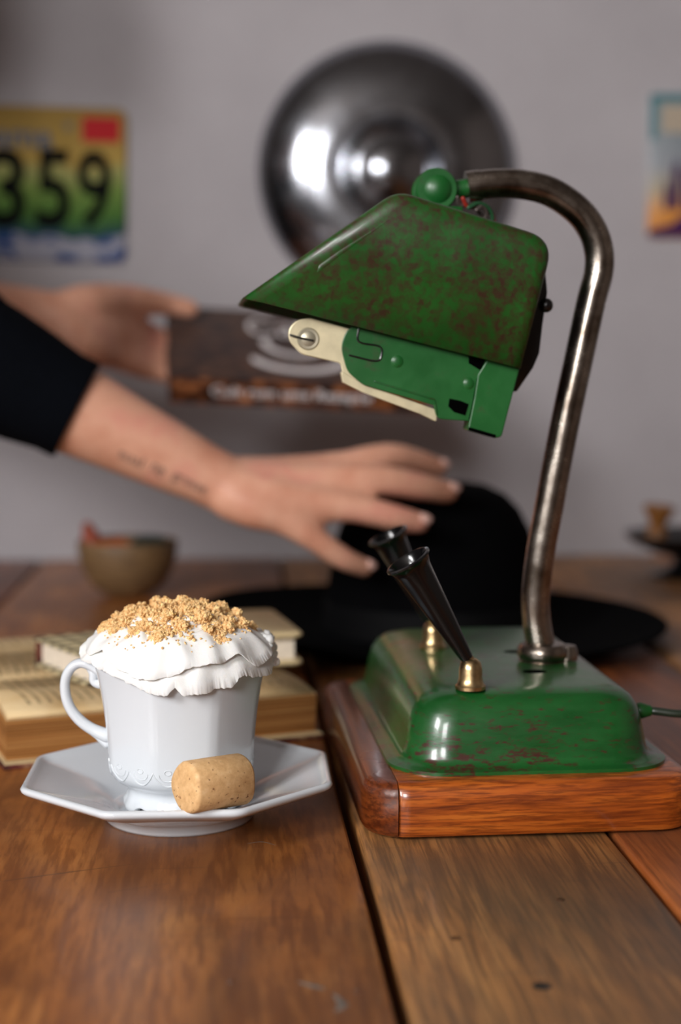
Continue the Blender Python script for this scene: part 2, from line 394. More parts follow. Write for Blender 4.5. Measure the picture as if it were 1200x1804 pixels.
def empty(name, loc=(0, 0, 0), rz=0.0):
    o = bpy.data.objects.new(name, None); col.objects.link(o); o.location = loc; o.rotation_euler = (0, 0, rz); o.empty_display_size = 0.02
    return o
def text_mesh(body, size, extrude=0.0, bold=0.0):
    cu = bpy.data.curves.new('lettering', 'FONT'); cu.body = body; cu.size = size; cu.extrude = extrude; cu.resolution_u = 3; cu.offset = bold
    o = bpy.data.objects.new('lettering', cu); col.objects.link(o)
    dg = bpy.context.evaluated_depsgraph_get(); me = bpy.data.meshes.new_from_object(o.evaluated_get(dg))
    bpy.data.objects.remove(o); bpy.data.curves.remove(cu)
    xs = [v.co.x for v in me.vertices]; ys = [v.co.y for v in me.vertices]
    for v in me.vertices:
        v.co.x -= (min(xs) + max(xs)) / 2; v.co.y -= (min(ys) + max(ys)) / 2
    me.materials.clear()
    return me, max(xs) - min(xs), max(ys) - min(ys)
def add_text(name, body, mat, parent, mtx, width, height, extrude=0.0003, bold=0.0):
    me, wx, wy = text_mesh(body, 1.0, 0.0, bold)
    for v in me.vertices: v.co = mtx @ Vector((v.co.x * width / wx, v.co.y * height / wy, extrude))
    me.materials.append(mat); o = bpy.data.objects.new(name, me); col.objects.link(o)
    if parent: o.parent = parent
    return o

# ------------------------------------------------------------------ the room
def structure(name, mb, mat, **k):
    return tag(mb.build(name, mat, smooth=False, **k), kind='structure')
b = MB(); b.box(RX0 - 0.1, RX1 + 0.1, WALLY, WALLY + 0.1, RZ0, RZ1); structure('wall_back', b, M['wall'])
b = MB(); b.box(RX1, RX1 + 0.1, RY0, WALLY, RZ0, RZ1); structure('wall_right', b, M['wall_side'])
b = MB(); b.box(RX0 - 0.1, RX1 + 0.1, RY0 - 0.1, WALLY + 0.1, RZ0 - 0.1, RZ0); structure('floor', b, M['floor'])
b = MB(); b.box(RX0 - 0.1, RX1 + 0.1, RY0 - 0.1, WALLY + 0.1, RZ1, RZ1 + 0.1); structure('ceiling', b, M['ceiling'])
def wall_with_window(name, wname, fixed, out, a0, a1, wa0, wa1, wz0, wz1, axis):
    def bx(mb, p0, p1, z0, z1, d0, d1):
        lo, hi = min(d0, d1), max(d0, d1)
        if axis == 'x': mb.box(lo, hi, p0, p1, z0, z1)
        else: mb.box(p0, p1, lo, hi, z0, z1)
    b = MB(); t = fixed + out * 0.1
    bx(b, a0, wa0, RZ0, RZ1, fixed, t); bx(b, wa1, a1, RZ0, RZ1, fixed, t)
    bx(b, wa0, wa1, RZ0, wz0, fixed, t); bx(b, wa0, wa1, wz1, RZ1, fixed, t)
    structure(name, b, M['wall_side'])
    win = empty(wname); tag(win, kind='structure')
    b = MB()
    for p0, p1, z0, z1 in ((wa0, wa0 + 0.05, wz0, wz1), (wa1 - 0.05, wa1, wz0, wz1), (wa0 + 0.05, wa1 - 0.05, wz0, wz0 + 0.05), (wa0 + 0.05, wa1 - 0.05, wz1 - 0.05, wz1)):
        bx(b, p0, p1, z0, z1, fixed + out * 0.0, fixed + out * 0.02)
    b.build('window_frame', M['frame_paint'], win, smooth=False)
    b = MB(); mid = (wa0 + wa1) / 2
    bx(b, mid - 0.02, mid + 0.02, wz0 + 0.05, wz1 - 0.05, fixed, fixed + out * 0.018); b.build('mullion', M['frame_paint'], win, smooth=False)
    for p0, p1 in ((wa0 + 0.05, mid - 0.02), (mid + 0.02, wa1 - 0.05)):
        b = MB(); bx(b, p0, p1, wz0 + 0.05, wz1 - 0.05, fixed + out * 0.008, fixed + out * 0.011); b.build('pane', M['glass'], win, smooth=False)
wall_with_window('wall_left', 'window_1', RX0, -1, RY0, WALLY, -1.20, -0.50, 0.65, 1.55, 'x')
wall_with_window('wall_front', 'window_2', RY0, -1, RX0, RX1, -1.40, -0.70, 0.65, 1.55, 'y')

# ------------------------------------------------------------------ table
SA = (Pz(713, 1800, 0).x + Pz(592, 1350, 0).x) / 2      # the open joint between the amber plank and the grey one
SB = (Pz(1092, 1480, 0).x + Pz(1198, 1620, 0).x) / 2
TY0, TY1 = 0.30, WALLY - 0.004
table = empty('wooden_table', (0.15, 0.95, -0.75))
tag(table, 'old rustic wooden table made of wide worn planks against the wall', 'table')
edges = [(SA - 0.50, SA - 0.263, 'plank_c', 0.0), (SA - 0.258, SA - 0.0024, 'plank_a', 0.0), (SA + 0.0024, SB - 0.0012, 'plank_b', -0.0006), (SB + 0.0012, SB + 0.142, 'plank_c', 0.0),
         (SB + 0.146, SB + 0.30, 'plank_b', 0.0), (SB + 0.304, SB + 0.48, 'plank_a', 0.0), (SB + 0.484, SB + 0.66, 'plank_c', 0.0)]
for x0, x1, mn, dz in edges:
    b = MB(); wx = (x1 - x0) / 2; ly = (TY1 - TY0) / 2; N = 24
    rings = []
    for i in range(N + 1):
        yy = -ly + 2 * ly * i / N; j0 = 0.0007 * mnoise.noise((x0 * 40, yy * 9, 1)); j1 = 0.0007 * mnoise.noise((x1 * 40, yy * 9, 5)); e = 0.0016
        rings.append([(-wx + j0, yy, -0.03), (wx + j1, yy, -0.03), (wx + j1, yy, -e), (wx + j1 - e * 0.4, yy, -e * 0.35), (wx + j1 - e, yy, 0), (-wx + j0 + e, yy, 0), (-wx + j0 + e * 0.4, yy, -e * 0.35), (-wx + j0, yy, -e)])
    b.loft(rings); o = b.build('plank', M[mn], None, angle=50)
    o.parent = table; o.location = Vector(((x0 + x1) / 2, (TY0 + TY1) / 2, dz)) - table.location
# nail heads, knots and dents of the near planks
for (px, py, r, dz) in ((955, 1737, 0.0042, -0.0006), (803, 1653, 0.0026, -0.0006), (988, 1585, 0.0022, -0.0006), (405, 1730, 0.0011, 0), (628, 1746, 0.0012, 0)):
    p = Pz(px, py, dz); b = MB(); b.lathe([(r * 0.15, 0.0003), (r * 0.7, 0.00028), (r, -0.0004), (r, -0.004)], 14, caps=True)
    o = b.build('nail_hole', M['black_iron'] if r > 0.004 else M['tablewood']); o.parent = table; o.location = p - table.location
for mn, hw, pp in (('tablewood', 0.0005, ((0, 1553), (110, 1538), (235, 1522))), ('tablewood', 0.0004, ((190, 1572), (300, 1556))), ('scuff', 0.0016, ((528, 1730), (556, 1738), (572, 1742))), ('scuff', 0.0020, ((590, 1752), (604, 1770), (592, 1782))), ('scuff', 0.0004, ((436, 1486), (462, 1483), (486, 1489)))):
    pts = [Pz(px, py, 0.0) - table.location for px, py in pp]; b = MB(); b.tube(pts, [hw * 0.4] + [hw] * (len(pts) - 2) + [hw * 0.3], 8, smooth=5, flat=0.12, upv=(0, 0, 1))
    b.build('scratch', M[mn], table)
for sx in (-0.50, 0.60):
    for sy in (0.40, TY1 - 0.06):
        b = MB(); b.loft([[(p * s_, q * s_, z_) for p, q in rrect(0.06, 0.06, 0.008, 2)] for s_, z_ in ((0.8, 0), (1, 0.62))])
        o = b.build('leg', M['tablewood']); o.parent = table; o.location = Vector((sx + 0.08, sy, -0.75)) - table.location
b = MB(); b.box(-0.44, 0.70, 0.36, 0.385, -0.13, -0.03); b.box(-0.44, 0.70, TY1 - 0.085, TY1 - 0.06, -0.13, -0.03); b.box(-0.44, -0.415, 0.385, TY1 - 0.085, -0.13, -0.03); b.box(0.675, 0.70, 0.385, TY1 - 0.085, -0.13, -0.03)
o = b.build('apron', M['tablewood'], smooth=False); o.parent = table; o.location = -table.location

# ------------------------------------------------------------------ desk lamp
LPSI = math.radians(5.5) - YAW
LO = G(0.0765, 0.793, 0.0003)
lamp = empty('desk_lamp', LO, LPSI)
tag(lamp, 'green painted metal desk lamp with bent nickel arm on a wooden base', 'lamp')
lx = Vector((math.cos(LPSI), math.sin(LPSI), 0)); ly_ = Vector((-math.sin(LPSI), math.cos(LPSI), 0))
def LP(x, y, ly):               # pixel -> lamp x, z on the lamp's own plane y = ly
    d = ray(x, y); t = (ly - (EYE - LO).dot(ly_)) / d.dot(ly_); q = EYE + d * t - LO
    return (q.dot(lx), q.z)
def LT(x, y, z):                # pixel -> lamp x, y at lamp height z
    q = Pz(x, y, z + LO.z) - LO; return (q.dot(lx), q.dot(ly_), z)
WB, DB, TW = 0.155, 0.241, 0.0255
def edge_rings(wx, wy, r, prof):
    return [[(px, py, z) for px, py in rrect(wx - 2 * i_, wy - 2 * i_, max(0.003, r - i_), 8)] for i_, z in prof]
# the wooden base is a dark frame board with a lighter strip glued along its front
prof = [(0.004, 0.0), (0.0015, 0.0012), (0, 0.004), (0, TW - 0.007), (0.001, TW - 0.003), (0.0035, TW - 0.0008), (0.007, TW)]
full = edge_rings(WB, DB, 0.021, prof)
xsp = -WB / 2 + 0.0150
def split(rings, front):
    return [[(max(x_, xsp + 0.0003) if front else min(x_, xsp), y_, z_) for x_, y_, z_ in rg] for rg in rings]
b = MB(); b.loft(split(full, True)); wb = b.build('wooden_base', M['lampwood'], lamp, angle=35)
b = MB(); b.loft(split(full, False)); b.build('side_strip', M['lampwood2'], wb, angle=35)
# pressed green cover
prof = [(0, TW), (0.0, TW + 0.0016), (0.003, TW + 0.0022), (0.0065, TW + 0.003), (0.008, TW + 0.0055), (0.0092, TW + 0.012), (0.0105, TW + 0.019), (0.0125, TW + 0.0255), (0.0155, TW + 0.0300), (0.0195, TW + 0.0329), (0.0245, TW + 0.0344), (0.030, TW + 0.0348)]
ZT = TW + 0.0348
rings = [[(px + 0.0035, py + 0.002, z) for px, py in rrect(0.133 - 2 * i_, 0.221 - 2 * i_, max(0.006, 0.027 - i_ * 0.62), 10)] for i_, z in prof]
b = MB(); b.loft(rings); b.build('base_cover', M['green_base'], lamp, angle=60)
# stem
sx_, sy_, _ = LT(955, 1163, ZT)
path = [(956, 1166), (951, 1128), (945, 1090), (944, 1045), (953, 970), (968, 890), (985, 800), (1002, 715), (1022, 622), (1042, 530), (1055, 480), (1055, 440), (1042, 402), (1015, 368), (970, 338), (920, 325), (870, 324), (822, 330)]
pts = []
for px, py in path:
    a_, z_ = LP(px, py, sy_); pts.append((a_, sy_, max(z_, ZT - 0.001)))
b = MB(); b.tube(pts, 0.0074, 20, smooth=5, caps='flat'); stem = b.build('arm', M['nickel'], lamp, angle=50)
e0, e1 = Vector(pts[-1]), Vector(pts[-2]); td = (e0 - e1).normalized()
b = MB(); b.tube([e0 - td * 0.007, e0 - td * 0.002, e0], 0.0079, 20, caps='flat'); b.build('end_collar', M['nickel'], stem)
b = MB(); b.lathe([(0.008, 0.0095), (0.0112, 0.0088), (0.0132, 0.0062), (0.0132, 0.003), (0.0118, 0.0004), (0.0125, 0)], 28, (pts[0][0], sy_, ZT), caps=True); fl = b.build('arm_flange', M['nickel'], lamp)
b = MB(); b.lathe([(0.002, 0.0082), (0.0045, 0.0076), (0.0056, 0.005), (0.0056, 0.0004)], 16, (pts[0][0] + 0.0125, sy_ - 0.001, ZT), caps=True); b.build('set_screw', M['nickel'], fl)
for px, py, rx in ((942, 1183, 0.0062), (906, 1148, 0.0058)):
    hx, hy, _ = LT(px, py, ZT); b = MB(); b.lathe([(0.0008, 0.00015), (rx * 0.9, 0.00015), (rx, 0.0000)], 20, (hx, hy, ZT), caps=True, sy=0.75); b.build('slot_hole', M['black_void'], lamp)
# shade: a pressed hood open underneath
SW = 0.088; yn, yf = sy_ - SW / 2, sy_ + SW / 2
poly = [LP(*p, yn) for p in ((428, 524), (702, 333), (982, 420), (922, 650))]
PA, PB, PC, PD = [Vector(p) for p in poly]
def isect(p, d, q, e):
    k = ((q.x - p.x) * e.y - (q.y - p.y) * e.x) / (d.x * e.y - d.y * e.x); return p + d * k
def hood(ins):                      # open outline from the tip over the top to the rear, both ends on the lower edge
    segs = []
    for p, q in ((PA, PB), (PB, PC), (PC, PD)):
        d = (q - p).normalized(); nn = Vector((d.y, -d.x)); segs.append((p + nn * ins, d))
    bd_ = (PD - PA).normalized()
    a_ = isect(segs[0][0], segs[0][1], PA, bd_); b_ = isect(*segs[0], *segs[1]); c_ = isect(*segs[1], *segs[2]); d_ = isect(*segs[2], PA, bd_)
    out = [tuple(a_)]
    for p0, p, p1, r in ((a_, b_, c_, 0.016 - ins), (b_, c_, d_, 0.014 - ins)):
        u1 = (p0 - p).normalized(); u2 = (p1 - p).normalized(); dd = r / math.tan(u1.angle(u2) / 2); A, B = p + u1 * dd, p + u2 * dd
        for k in range(9):
            t = k / 8; qq = A.lerp(p, t).lerp(p.lerp(B, t), t); out.append(tuple(qq))
    return out + [tuple(d_)]
rings = []
for yy, ins in ((yn, 0.0070), (yn + 0.0003, 0.0045), (yn + 0.0016, 0.0018), (yn + 0.0035, 0.0005), (yn + 0.006, 0.0), (yf - 0.006, 0.0), (yf - 0.0016, 0.0018), (yf - 0.0003, 0.0045), (yf, 0.0070)):
    rings.append([(p, yy, q) for p, q in hood(ins)])
b = MB(); ids = b.loft(rings, True, True, closed=False)
shade = b.build('shade', M['green_shade'], lamp, angle=45)
sm = shade.modifiers.new('thickness', 'SOLIDIFY'); sm.thickness = 0.0008; sm.offset = -1
b = MB(); r0, r1 = LP(700, 378, yn), LP(566, 470, yn)
b.tube([(r0[0], yn + 0.0008, r0[1]), (r1[0], yn + 0.0008, r1[1]), (r1[0] + 0.0005, yn + 0.0012, r1[1] - 0.006)], [0.0016, 0.0020, 0.0012], 10, smooth=3, flat=0.5, upv=(0, 1, 0)); b.build('pressed_rib', M['green_shade'], shade)
# dark lug and knob behind the right end
pr = [LP(*p, yn + 0.02) for p in ((962, 480), (965, 515), (957, 570), (951, 622), (940, 648), (911, 690), (902, 690), (912, 640), (936, 540))]
b = MB(); b.prism(pr, yn + 0.02, yf - 0.01); b.build('rear_flap', M['black_iron'], shade, bevel=0.0008)
k0 = LP(962, 538, yn + 0.02); b = MB(); b.ball((k0[0], yn + 0.02, k0[1]), 0.0036, 14, 10); b.build('hinge_knob', M['black_iron'], shade)
# ball joint
jb = LP(768, 336, sy_); b = MB(); b.ball((jb[0], sy_, jb[1]), 0.0102, 28, 18); jt = b.build('ball_joint', M['green_plain'], lamp)
for s_ in (-1, 1):
    b = MB(); b.lathe([(0.0006, -0.0009), (0.0098, -0.0009), (0.0104, 0), (0.0098, 0.0009), (0.0006, 0.0009)], 28, caps=True)
    ear = b.build('joint_ear', M['green_plain'], jt); ear.rotation_euler = (pi / 2, 0, 0); ear.location = (jb[0] - 0.0006, sy_ + s_ * 0.0075 + 0.001, jb[1])
b = MB(); b.tube([(jb[0] + 0.006, sy_, jb[1]), (e0.x + 0.004, sy_, e0.z)], 0.0047, 14, caps='flat'); b.build('joint_bolt', M['green_plain'], jt)
b = MB(); c0 = LP(768, 352, sy_); b.box(c0[0] - 0.012, c0[0] + 0.012, sy_ - 0.010, sy_ + 0.010, c0[1] - 0.014, c0[1] - 0.004); b.build('joint_seat', M['green_plain'], jt, bevel=0.001)
for mn, pp in (('wire_red', ((812, 352), (822, 366), (842, 364), (866, 376), (872, 392))), ('wire_green', ((822, 368), (840, 360), (858, 366), (868, 384), (862, 400))), ('wire_grey', ((802, 350), (806, 362), (830, 364), (846, 376), (858, 384))), ('wire_grey', ((836, 372), (846, 366), (856, 376), (850, 392)))):
    b = MB(); b.tube([(lambda q: (q[0], sy_ - 0.006 + 0.002 * i_, q[1]))(LP(px, py, sy_)) for i_, (px, py) in enumerate(pp)], 0.0011, 8, smooth=5); b.build('wire', M[mn], lamp)
# switch plate hanging under the shade
ym = yn + 0.006
def plate(name, pix, y0, th, mat, parent, rads=None, bevel=0.0004):
    pl = [LP(px, py, y0) for px, py in pix]
    if rads: pl = round_poly(pl, rads, 6)
    b = MB(); b.prism(pl, y0, y0 + th); return b.build(name, mat, parent, bevel=bevel, smooth=False)
mech = plate('switch_plate', ((640, 568), (760, 590), (862, 630), (828, 742), (770, 738), (764, 714), (640, 678), (612, 655), (600, 610), (612, 578)), ym, 0.0016, M['green_plain'], lamp, [0.002, 0, 0, 0.001, 0.004, 0.001, 0.010, 0.010, 0.012, 0.010])
plate('side_bracket', ((862, 628), (918, 640), (884, 770), (872, 772), (824, 758), (836, 700), (842, 660)), ym - 0.0008, 0.014, M['green_plain'], mech, [0, 0, 0.003, 0.002, 0.001, 0, 0], 0.0006)
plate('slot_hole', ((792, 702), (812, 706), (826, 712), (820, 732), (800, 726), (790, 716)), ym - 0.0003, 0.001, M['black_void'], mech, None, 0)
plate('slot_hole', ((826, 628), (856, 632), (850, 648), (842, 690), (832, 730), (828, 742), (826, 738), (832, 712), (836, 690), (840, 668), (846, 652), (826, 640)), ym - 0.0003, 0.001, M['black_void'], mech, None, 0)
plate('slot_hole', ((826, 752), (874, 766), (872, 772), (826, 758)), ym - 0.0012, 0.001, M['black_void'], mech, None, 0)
for px, py, r in ((700, 637, 0.0030), (826, 676, 0.0028)):
    q = LP(px, py, ym); b = MB(); b.lathe([(0.0005, 0.0007), (r * 0.7, 0.0006), (r, 0.0)], 16, caps=True); o = b.build('pressed_dimple', M['green_plain'], mech); o.rotation_euler = (pi / 2, 0, 0); o.location = (q[0], ym, q[1])
b = MB(); b.tube([(lambda q: (q[0], ym - 0.0001, q[1]))(LP(*p, ym)) for p in ((632, 578), (632, 602), (668, 610), (672, 625), (662, 636), (616, 626))], 0.0005, 6, smooth=4); b.build('pressed_groove', M['black_iron'], mech)
b = MB(); b.tube([(lambda q: (q[0], ym - 0.0001, q[1]))(LP(*p, ym)) for p in ((660, 672), (766, 704), (770, 730))], 0.0004, 6); b.build('pressed_groove', M['green_base'], mech)
tab = plate('cream_tab', ((524, 563), (546, 560), (620, 580), (660, 600), (640, 676), (604, 662), (600, 640), (530, 624), (508, 600), (508, 578)), ym + 0.0025, 0.0022, M['cream_metal'], lamp, [0.008, 0.006, 0, 0, 0, 0.002, 0.002, 0.008, 0.010, 0.008], 0.0006)
plate('metal_rail', ((600, 652), (640, 676), (770, 722), (770, 744), (742, 730), (640, 692), (604, 674)), ym + 0.002, 0.006, M['cream_metal'], tab, [0.001] * 7, 0.0005)
q = LP(543, 597, ym + 0.0025); b = MB(); b.lathe([(0.0002, 0.0012), (0.0030, 0.0011), (0.0036, 0.0006), (0.0048, 0.0007), (0.0054, 0.0)], 24, caps=True); o = b.build('screw', M['screw'], tab); o.rotation_euler = (pi / 2, 0, 0); o.location = (q[0], ym + 0.0025, q[1])
b = MB(); b.tube([(lambda q: (q[0], ym + 0.0011, q[1]))(LP(*p, ym)) for p in ((512, 590), (532, 596), (552, 600))], 0.0005, 6); b.build('screw_slot', M['black_iron'], tab)
b = MB(); qa = LP(680, 600, yn + 0.03); qb = LP(860, 650, yn + 0.03); b.tube([(qa[0], sy_, qa[1]), (qb[0], sy_, qb[1])], 0.011, 18); b.build('bulb', M['frame_paint'], lamp)
# pen holders: brass ball socket and black flared cone
for (bx_, by_, mx, my, cx, cy, rm) in ((829, 1213, 716, 985, 823, 1160, 0.0112), (763, 1142, 681, 941, 756, 1090, 0.0112)):
    gx, gy, _ = LT(bx_, by_, ZT)
    b = MB(); b.lathe([(0.0072, 0), (0.0072, 0.0016), (0.0063, 0.0024), (0.0056, 0.005), (0.0055, 0.0095), (0.0048, 0.0125), (0.003, 0.0142), (0.0006, 0.0146)], 24, (gx, gy, ZT), caps=True); ps = b.build('pen_socket', M['brass'], lamp)
    c_ = LP(cx, cy, gy); mo = LP(mx, my, gy); A = Vector((c_[0], gy, c_[1])); lean = 0.004; B_ = Vector((mo[0] * 1.0, gy - lean, mo[1])); ax = (B_ - A).normalized(); L_ = (B_ - A).length
    b = MB(); b.tube([Vector((gx, gy, ZT + 0.013)), A + ax * 0.004], 0.0024, 10); b.build('ball_pivot', M['brass'], ps)
    pr_ = [(0.0008, -0.001), (0.0030, 0.0), (0.0033, 0.002), (0.0078, L_ * 0.78), (0.0086, L_ * 0.90), (0.0100, L_ * 0.965), (rm, L_ * 0.985), (rm, L_), (rm - 0.0012, L_ + 0.0003), (rm - 0.003, L_ * 0.975), (0.006, L_ * 0.85), (0.002, L_ * 0.3)]
    b = MB(); b.lathe(pr_, 32, caps=True); cone = b.build('pen_holder', M['black_plastic'], lamp, angle=40)
    cone.rotation_euler = ax.to_track_quat('Z', 'Y').to_euler(); cone.location = A
# cord
g0 = LT(1128, 1252, 0.045); b = MB(); q0 = Vector((0.0622, g0[1], 0.045))
b.tube([q0, q0 + Vector((0.0035, -0.0005, 0.0))], [0.0042, 0.003], 12); b.build('cord_grommet', M['green_plain'], lamp)
b = MB(); b.tube([q0 + Vector((0.006, -0.001, 0)), q0 + Vector((0.022, -0.004, -0.001)), q0 + Vector((0.045, 0.0, 0.002)), q0 + Vector((0.075, 0.012, -0.006)), q0 + Vector((0.10, 0.03, -0.030)), q0 + Vector((0.14, 0.07, -0.0428)), q0 + Vector((0.22, 0.12, -0.0428)), q0 + Vector((0.36, 0.15, -0.0428))], 0.0020, 10, smooth=6); b.build('power_cord', M['cord'], lamp)

# ------------------------------------------------------------------ saucer, cup, cream
SCt = Pz(304, 1474, 0) + H * 0.0335
saucer = empty('saucer', SCt, math.radians(3.5) - YAW)
tag(saucer, 'white octagonal porcelain saucer under the cup', 'saucer')
def octf(t, n=8): # distance of a regular octagon edge (apothem 1) with corners at 22.5 + 45 k degrees
    a = (t + pi / n) % (2 * pi / n) - pi / n
    return 1 / math.cos(a)
def sau(r, z, t):
    k = max(0.0, min(1.0, (r - 0.034) / 0.022)); q = octf(t)
    q = 1 + (min(q, 1.072) - 1) * k
    return r * q, z
RS = 0.0705
prof = [(0.0005, 0.0052), (0.022, 0.0052), (0.0288, 0.0052), (0.0300, 0.0064), (0.0312, 0.0062), (0.0325, 0.0068), (0.035, 0.0088), (0.040, 0.0116), (0.0455, 0.0138), (0.052, 0.0160), (0.060, 0.0186), (0.0645, 0.0200), (0.0668, 0.0211), (0.0678, 0.0222), (0.0690, 0.0226), (0.0702, 0.0221), (0.0707, 0.0212), (0.0704, 0.0200), (0.0690, 0.0188), (0.064, 0.0162), (0.052, 0.0118), (0.042, 0.0076), (0.0368, 0.0048), (0.0352, 0.0012), (0.0345, 0.0), (0.0330, 0.0), (0.0325, 0.0014), (0.028, 0.0022), (0.0005, 0.0022)]
b = MB(); b.lathe(prof, 192, fn=sau, caps=True); b.build('dish', M['porcelain'], saucer, angle=60)
cup = empty('teacup', SCt + RT * 0.0008 + Z * 0.0053, math.radians(7) - YAW)
tag(cup, 'white faceted porcelain teacup topped with whipped cream, standing on a saucer', 'cup')
def cupf(r, z, t):
    zz = z
    k = 0.55 if z > 0.02 else 0.3
    k *= max(0.25, 1 - max(0, (z - 0.055)) * 30)
    a = octf(t, 8); q = 1 + (min(a, 1.06) - 1.03) * k
    if z < 0.0065: zz = z + 0.0036 * max(0, math.cos(8 * t)) ** 0.8 * (1 - z / 0.0065)
    return r * q * 1.085, zz
prof = [(0.0243, 0.0002), (0.0253, 0.0014), (0.0252, 0.0032), (0.0240, 0.0058), (0.0233, 0.0085), (0.0236, 0.0110), (0.0252, 0.0122), (0.0275, 0.0138), (0.0297, 0.0160), (0.0309, 0.0185), (0.0315, 0.0215), (0.0318, 0.025), (0.0322, 0.032), (0.0329, 0.040), (0.0339, 0.049), (0.0352, 0.058), (0.0368, 0.0665), (0.0373, 0.0684), (0.0372, 0.0692), (0.0364, 0.0692), (0.0360, 0.068), (0.034, 0.058), (0.0315, 0.040), (0.0300, 0.022), (0.026, 0.0155), (0.0005, 0.0135)]
b = MB(); b.lathe(prof, 192, fn=cupf, caps=False)
i0 = len(b.v) - 192; b.f.append(tuple(range(i0, i0 + 192)))
# foot: inside of the foot ring
b.lathe([(0.0243, 0.0002), (0.0228, 0.0004), (0.0215, 0.006), (0.0005, 0.0075)], 96, fn=cupf)
body = b.build('cup_body', M['porcelain'], cup, angle=60)
# relief band of scrolls
b = MB(); nS = 16
def onc(t, z, off=0.0):
    # radius of the body at height z
    for (ra, za), (rb, zb) in zip(prof, prof[1:]):
        if za <= z <= zb: r = ra + (rb - ra) * (z - za) / (zb - za); break
    q, _ = cupf(r, z, t); q += off; return Vector((q * math.cos(t), q * math.sin(t), z))
for i in range(nS):
    t0 = 2 * pi * i / nS; w_ = 2 * pi / nS
    b.tube([onc(t0 + w_ * s_, 0.0235 - 0.0062 * math.sin(pi * s_) ** 0.8) for s_ in [k / 10 for k in range(11)]], 0.00038, 6)
    b.tube([onc(t0 + w_ * (0.5 + 0.30 * math.cos(a_)), 0.0228 - 0.0030 * math.sin(a_)) for a_ in [k * pi / 8 for k in range(9)]], 0.00032, 6)
    b.tube([onc(t0 + w_ * (0.5 + 0.12 * math.cos(a_)), 0.0240 + 0.0012 * math.sin(a_)) for a_ in [k * 2 * pi / 8 for k in range(9)]], 0.0003, 6)
b.build('relief_scrolls', M['porcelain'], body)
# handle
cc = SCt + RT * 0.0008 + Z * 0.0053
crot = Matrix.Rotation(-(math.radians(7) - YAW), 4, 'Z')
def CL(px, py, dep=0.0):
    q = Pd(px, py, SCt.dot(H) - dep) - cc; return crot @ q
hp = [(178, 1184), (160, 1173), (143, 1168), (127, 1175), (116, 1194), (115, 1220), (123, 1246), (140, 1268), (162, 1284), (188, 1296)]
b = MB(); b.tube([CL(*p, 0.004) for p in hp], [0.0026, 0.0024, 0.0023, 0.0023, 0.0023, 0.0024, 0.0025, 0.0026, 0.0027, 0.0033], 14, smooth=5, flat=1.25, upv=crot @ H); hnd = b.build('handle', M['porcelain'], cup)
b = MB(); b.tube([CL(*p, 0.004) for p in ((156, 1173), (164, 1186), (164, 1198), (170, 1204), (182, 1206))], [0.0018, 0.0021, 0.0019, 0.0021, 0.0024], 12, smooth=4); b.tube([CL(*p, 0.004) for p in ((152, 1282), (160, 1286), (172, 1296), (188, 1310))], [0.0012, 0.0021, 0.0018, 0.0022], 12, smooth=4); b.build('handle_scroll', M['porcelain'], hnd)

# whipped cream: a star-piped ribbon spiralling inward and upward over a filled mound
cream = empty('whipped_cream', cc + Z * 0.066, -YAW)
tag(cream, 'swirl of white whipped cream with ruffled edges filling the teacup', 'cream')
b = MB()
b.lathe([(0.0355, -0.006), (0.0380, 0.001), (0.0380, 0.008), (0.0358, 0.0135), (0.0310, 0.0180), (0.0245, 0.0220), (0.016, 0.0255), (0.008, 0.0272), (0.0005, 0.0275)], 64, caps=True)
mound = b.build('mound', M['cream'], cream, angle=80)
LIP1 = [(0, 0.0030, 0.0410), (20, 0.004, 0.041), (60, 0.003, 0.041), (120, 0.003, 0.041), (160, 0.007, 0.043), (178, 0.009, 0.0445), (196, 0.0055, 0.0440), (210, 0.0050, 0.0415), (222, 0.0035, 0.0415), (236, 0.0018, 0.0415), (246, -0.0010, 0.0410), (258, -0.0040, 0.0415), (268, -0.0052, 0.0420), (273, -0.0020, 0.0410), (277, -0.0050, 0.0420), (287, -0.0046, 0.0420), (297, -0.0020, 0.0410), (306, -0.0030, 0.0420), (314, 0.0010, 0.0415), (326, 0.0000, 0.0420), (342, -0.0010, 0.0425), (352, 0.003, 0.042), (360, 0.0030, 0.0410)]
LIP2 = [(0, 0.0125, 0.039), (60, 0.0115, 0.038), (120, 0.0115, 0.038), (170, 0.0140, 0.041), (190, 0.0105, 0.0425), (205, 0.0085, 0.0425), (216, 0.0115, 0.0395), (226, 0.0095, 0.0420), (242, 0.0050, 0.0430), (256, 0.0018, 0.0440), (268, 0.0050, 0.0425), (284, 0.0072, 0.0415), (300, 0.0082, 0.0415), (314, 0.0110, 0.0405), (328, 0.0060, 0.0435), (342, 0.0070, 0.0440), (360, 0.0125, 0.039)]
LIP3 = [(0, 0.0190, 0.031), (90, 0.0185, 0.030), (180, 0.0190, 0.032), (215, 0.0165, 0.031), (245, 0.0140, 0.0325), (270, 0.0125, 0.034), (300, 0.0140, 0.0335), (330, 0.0155, 0.0345), (360, 0.0190, 0.031)]
def lookup(T, a):
    a = a % 360
    for p, q in zip(T, T[1:]):
        if p[0] <= a <= q[0]:
            t = (a - p[0]) / (q[0] - p[0]); t = t * t * (3 - 2 * t) * 0.5 + t * 0.5
            return p[1] + (q[1] - p[1]) * t, p[2] + (q[2] - p[2]) * t
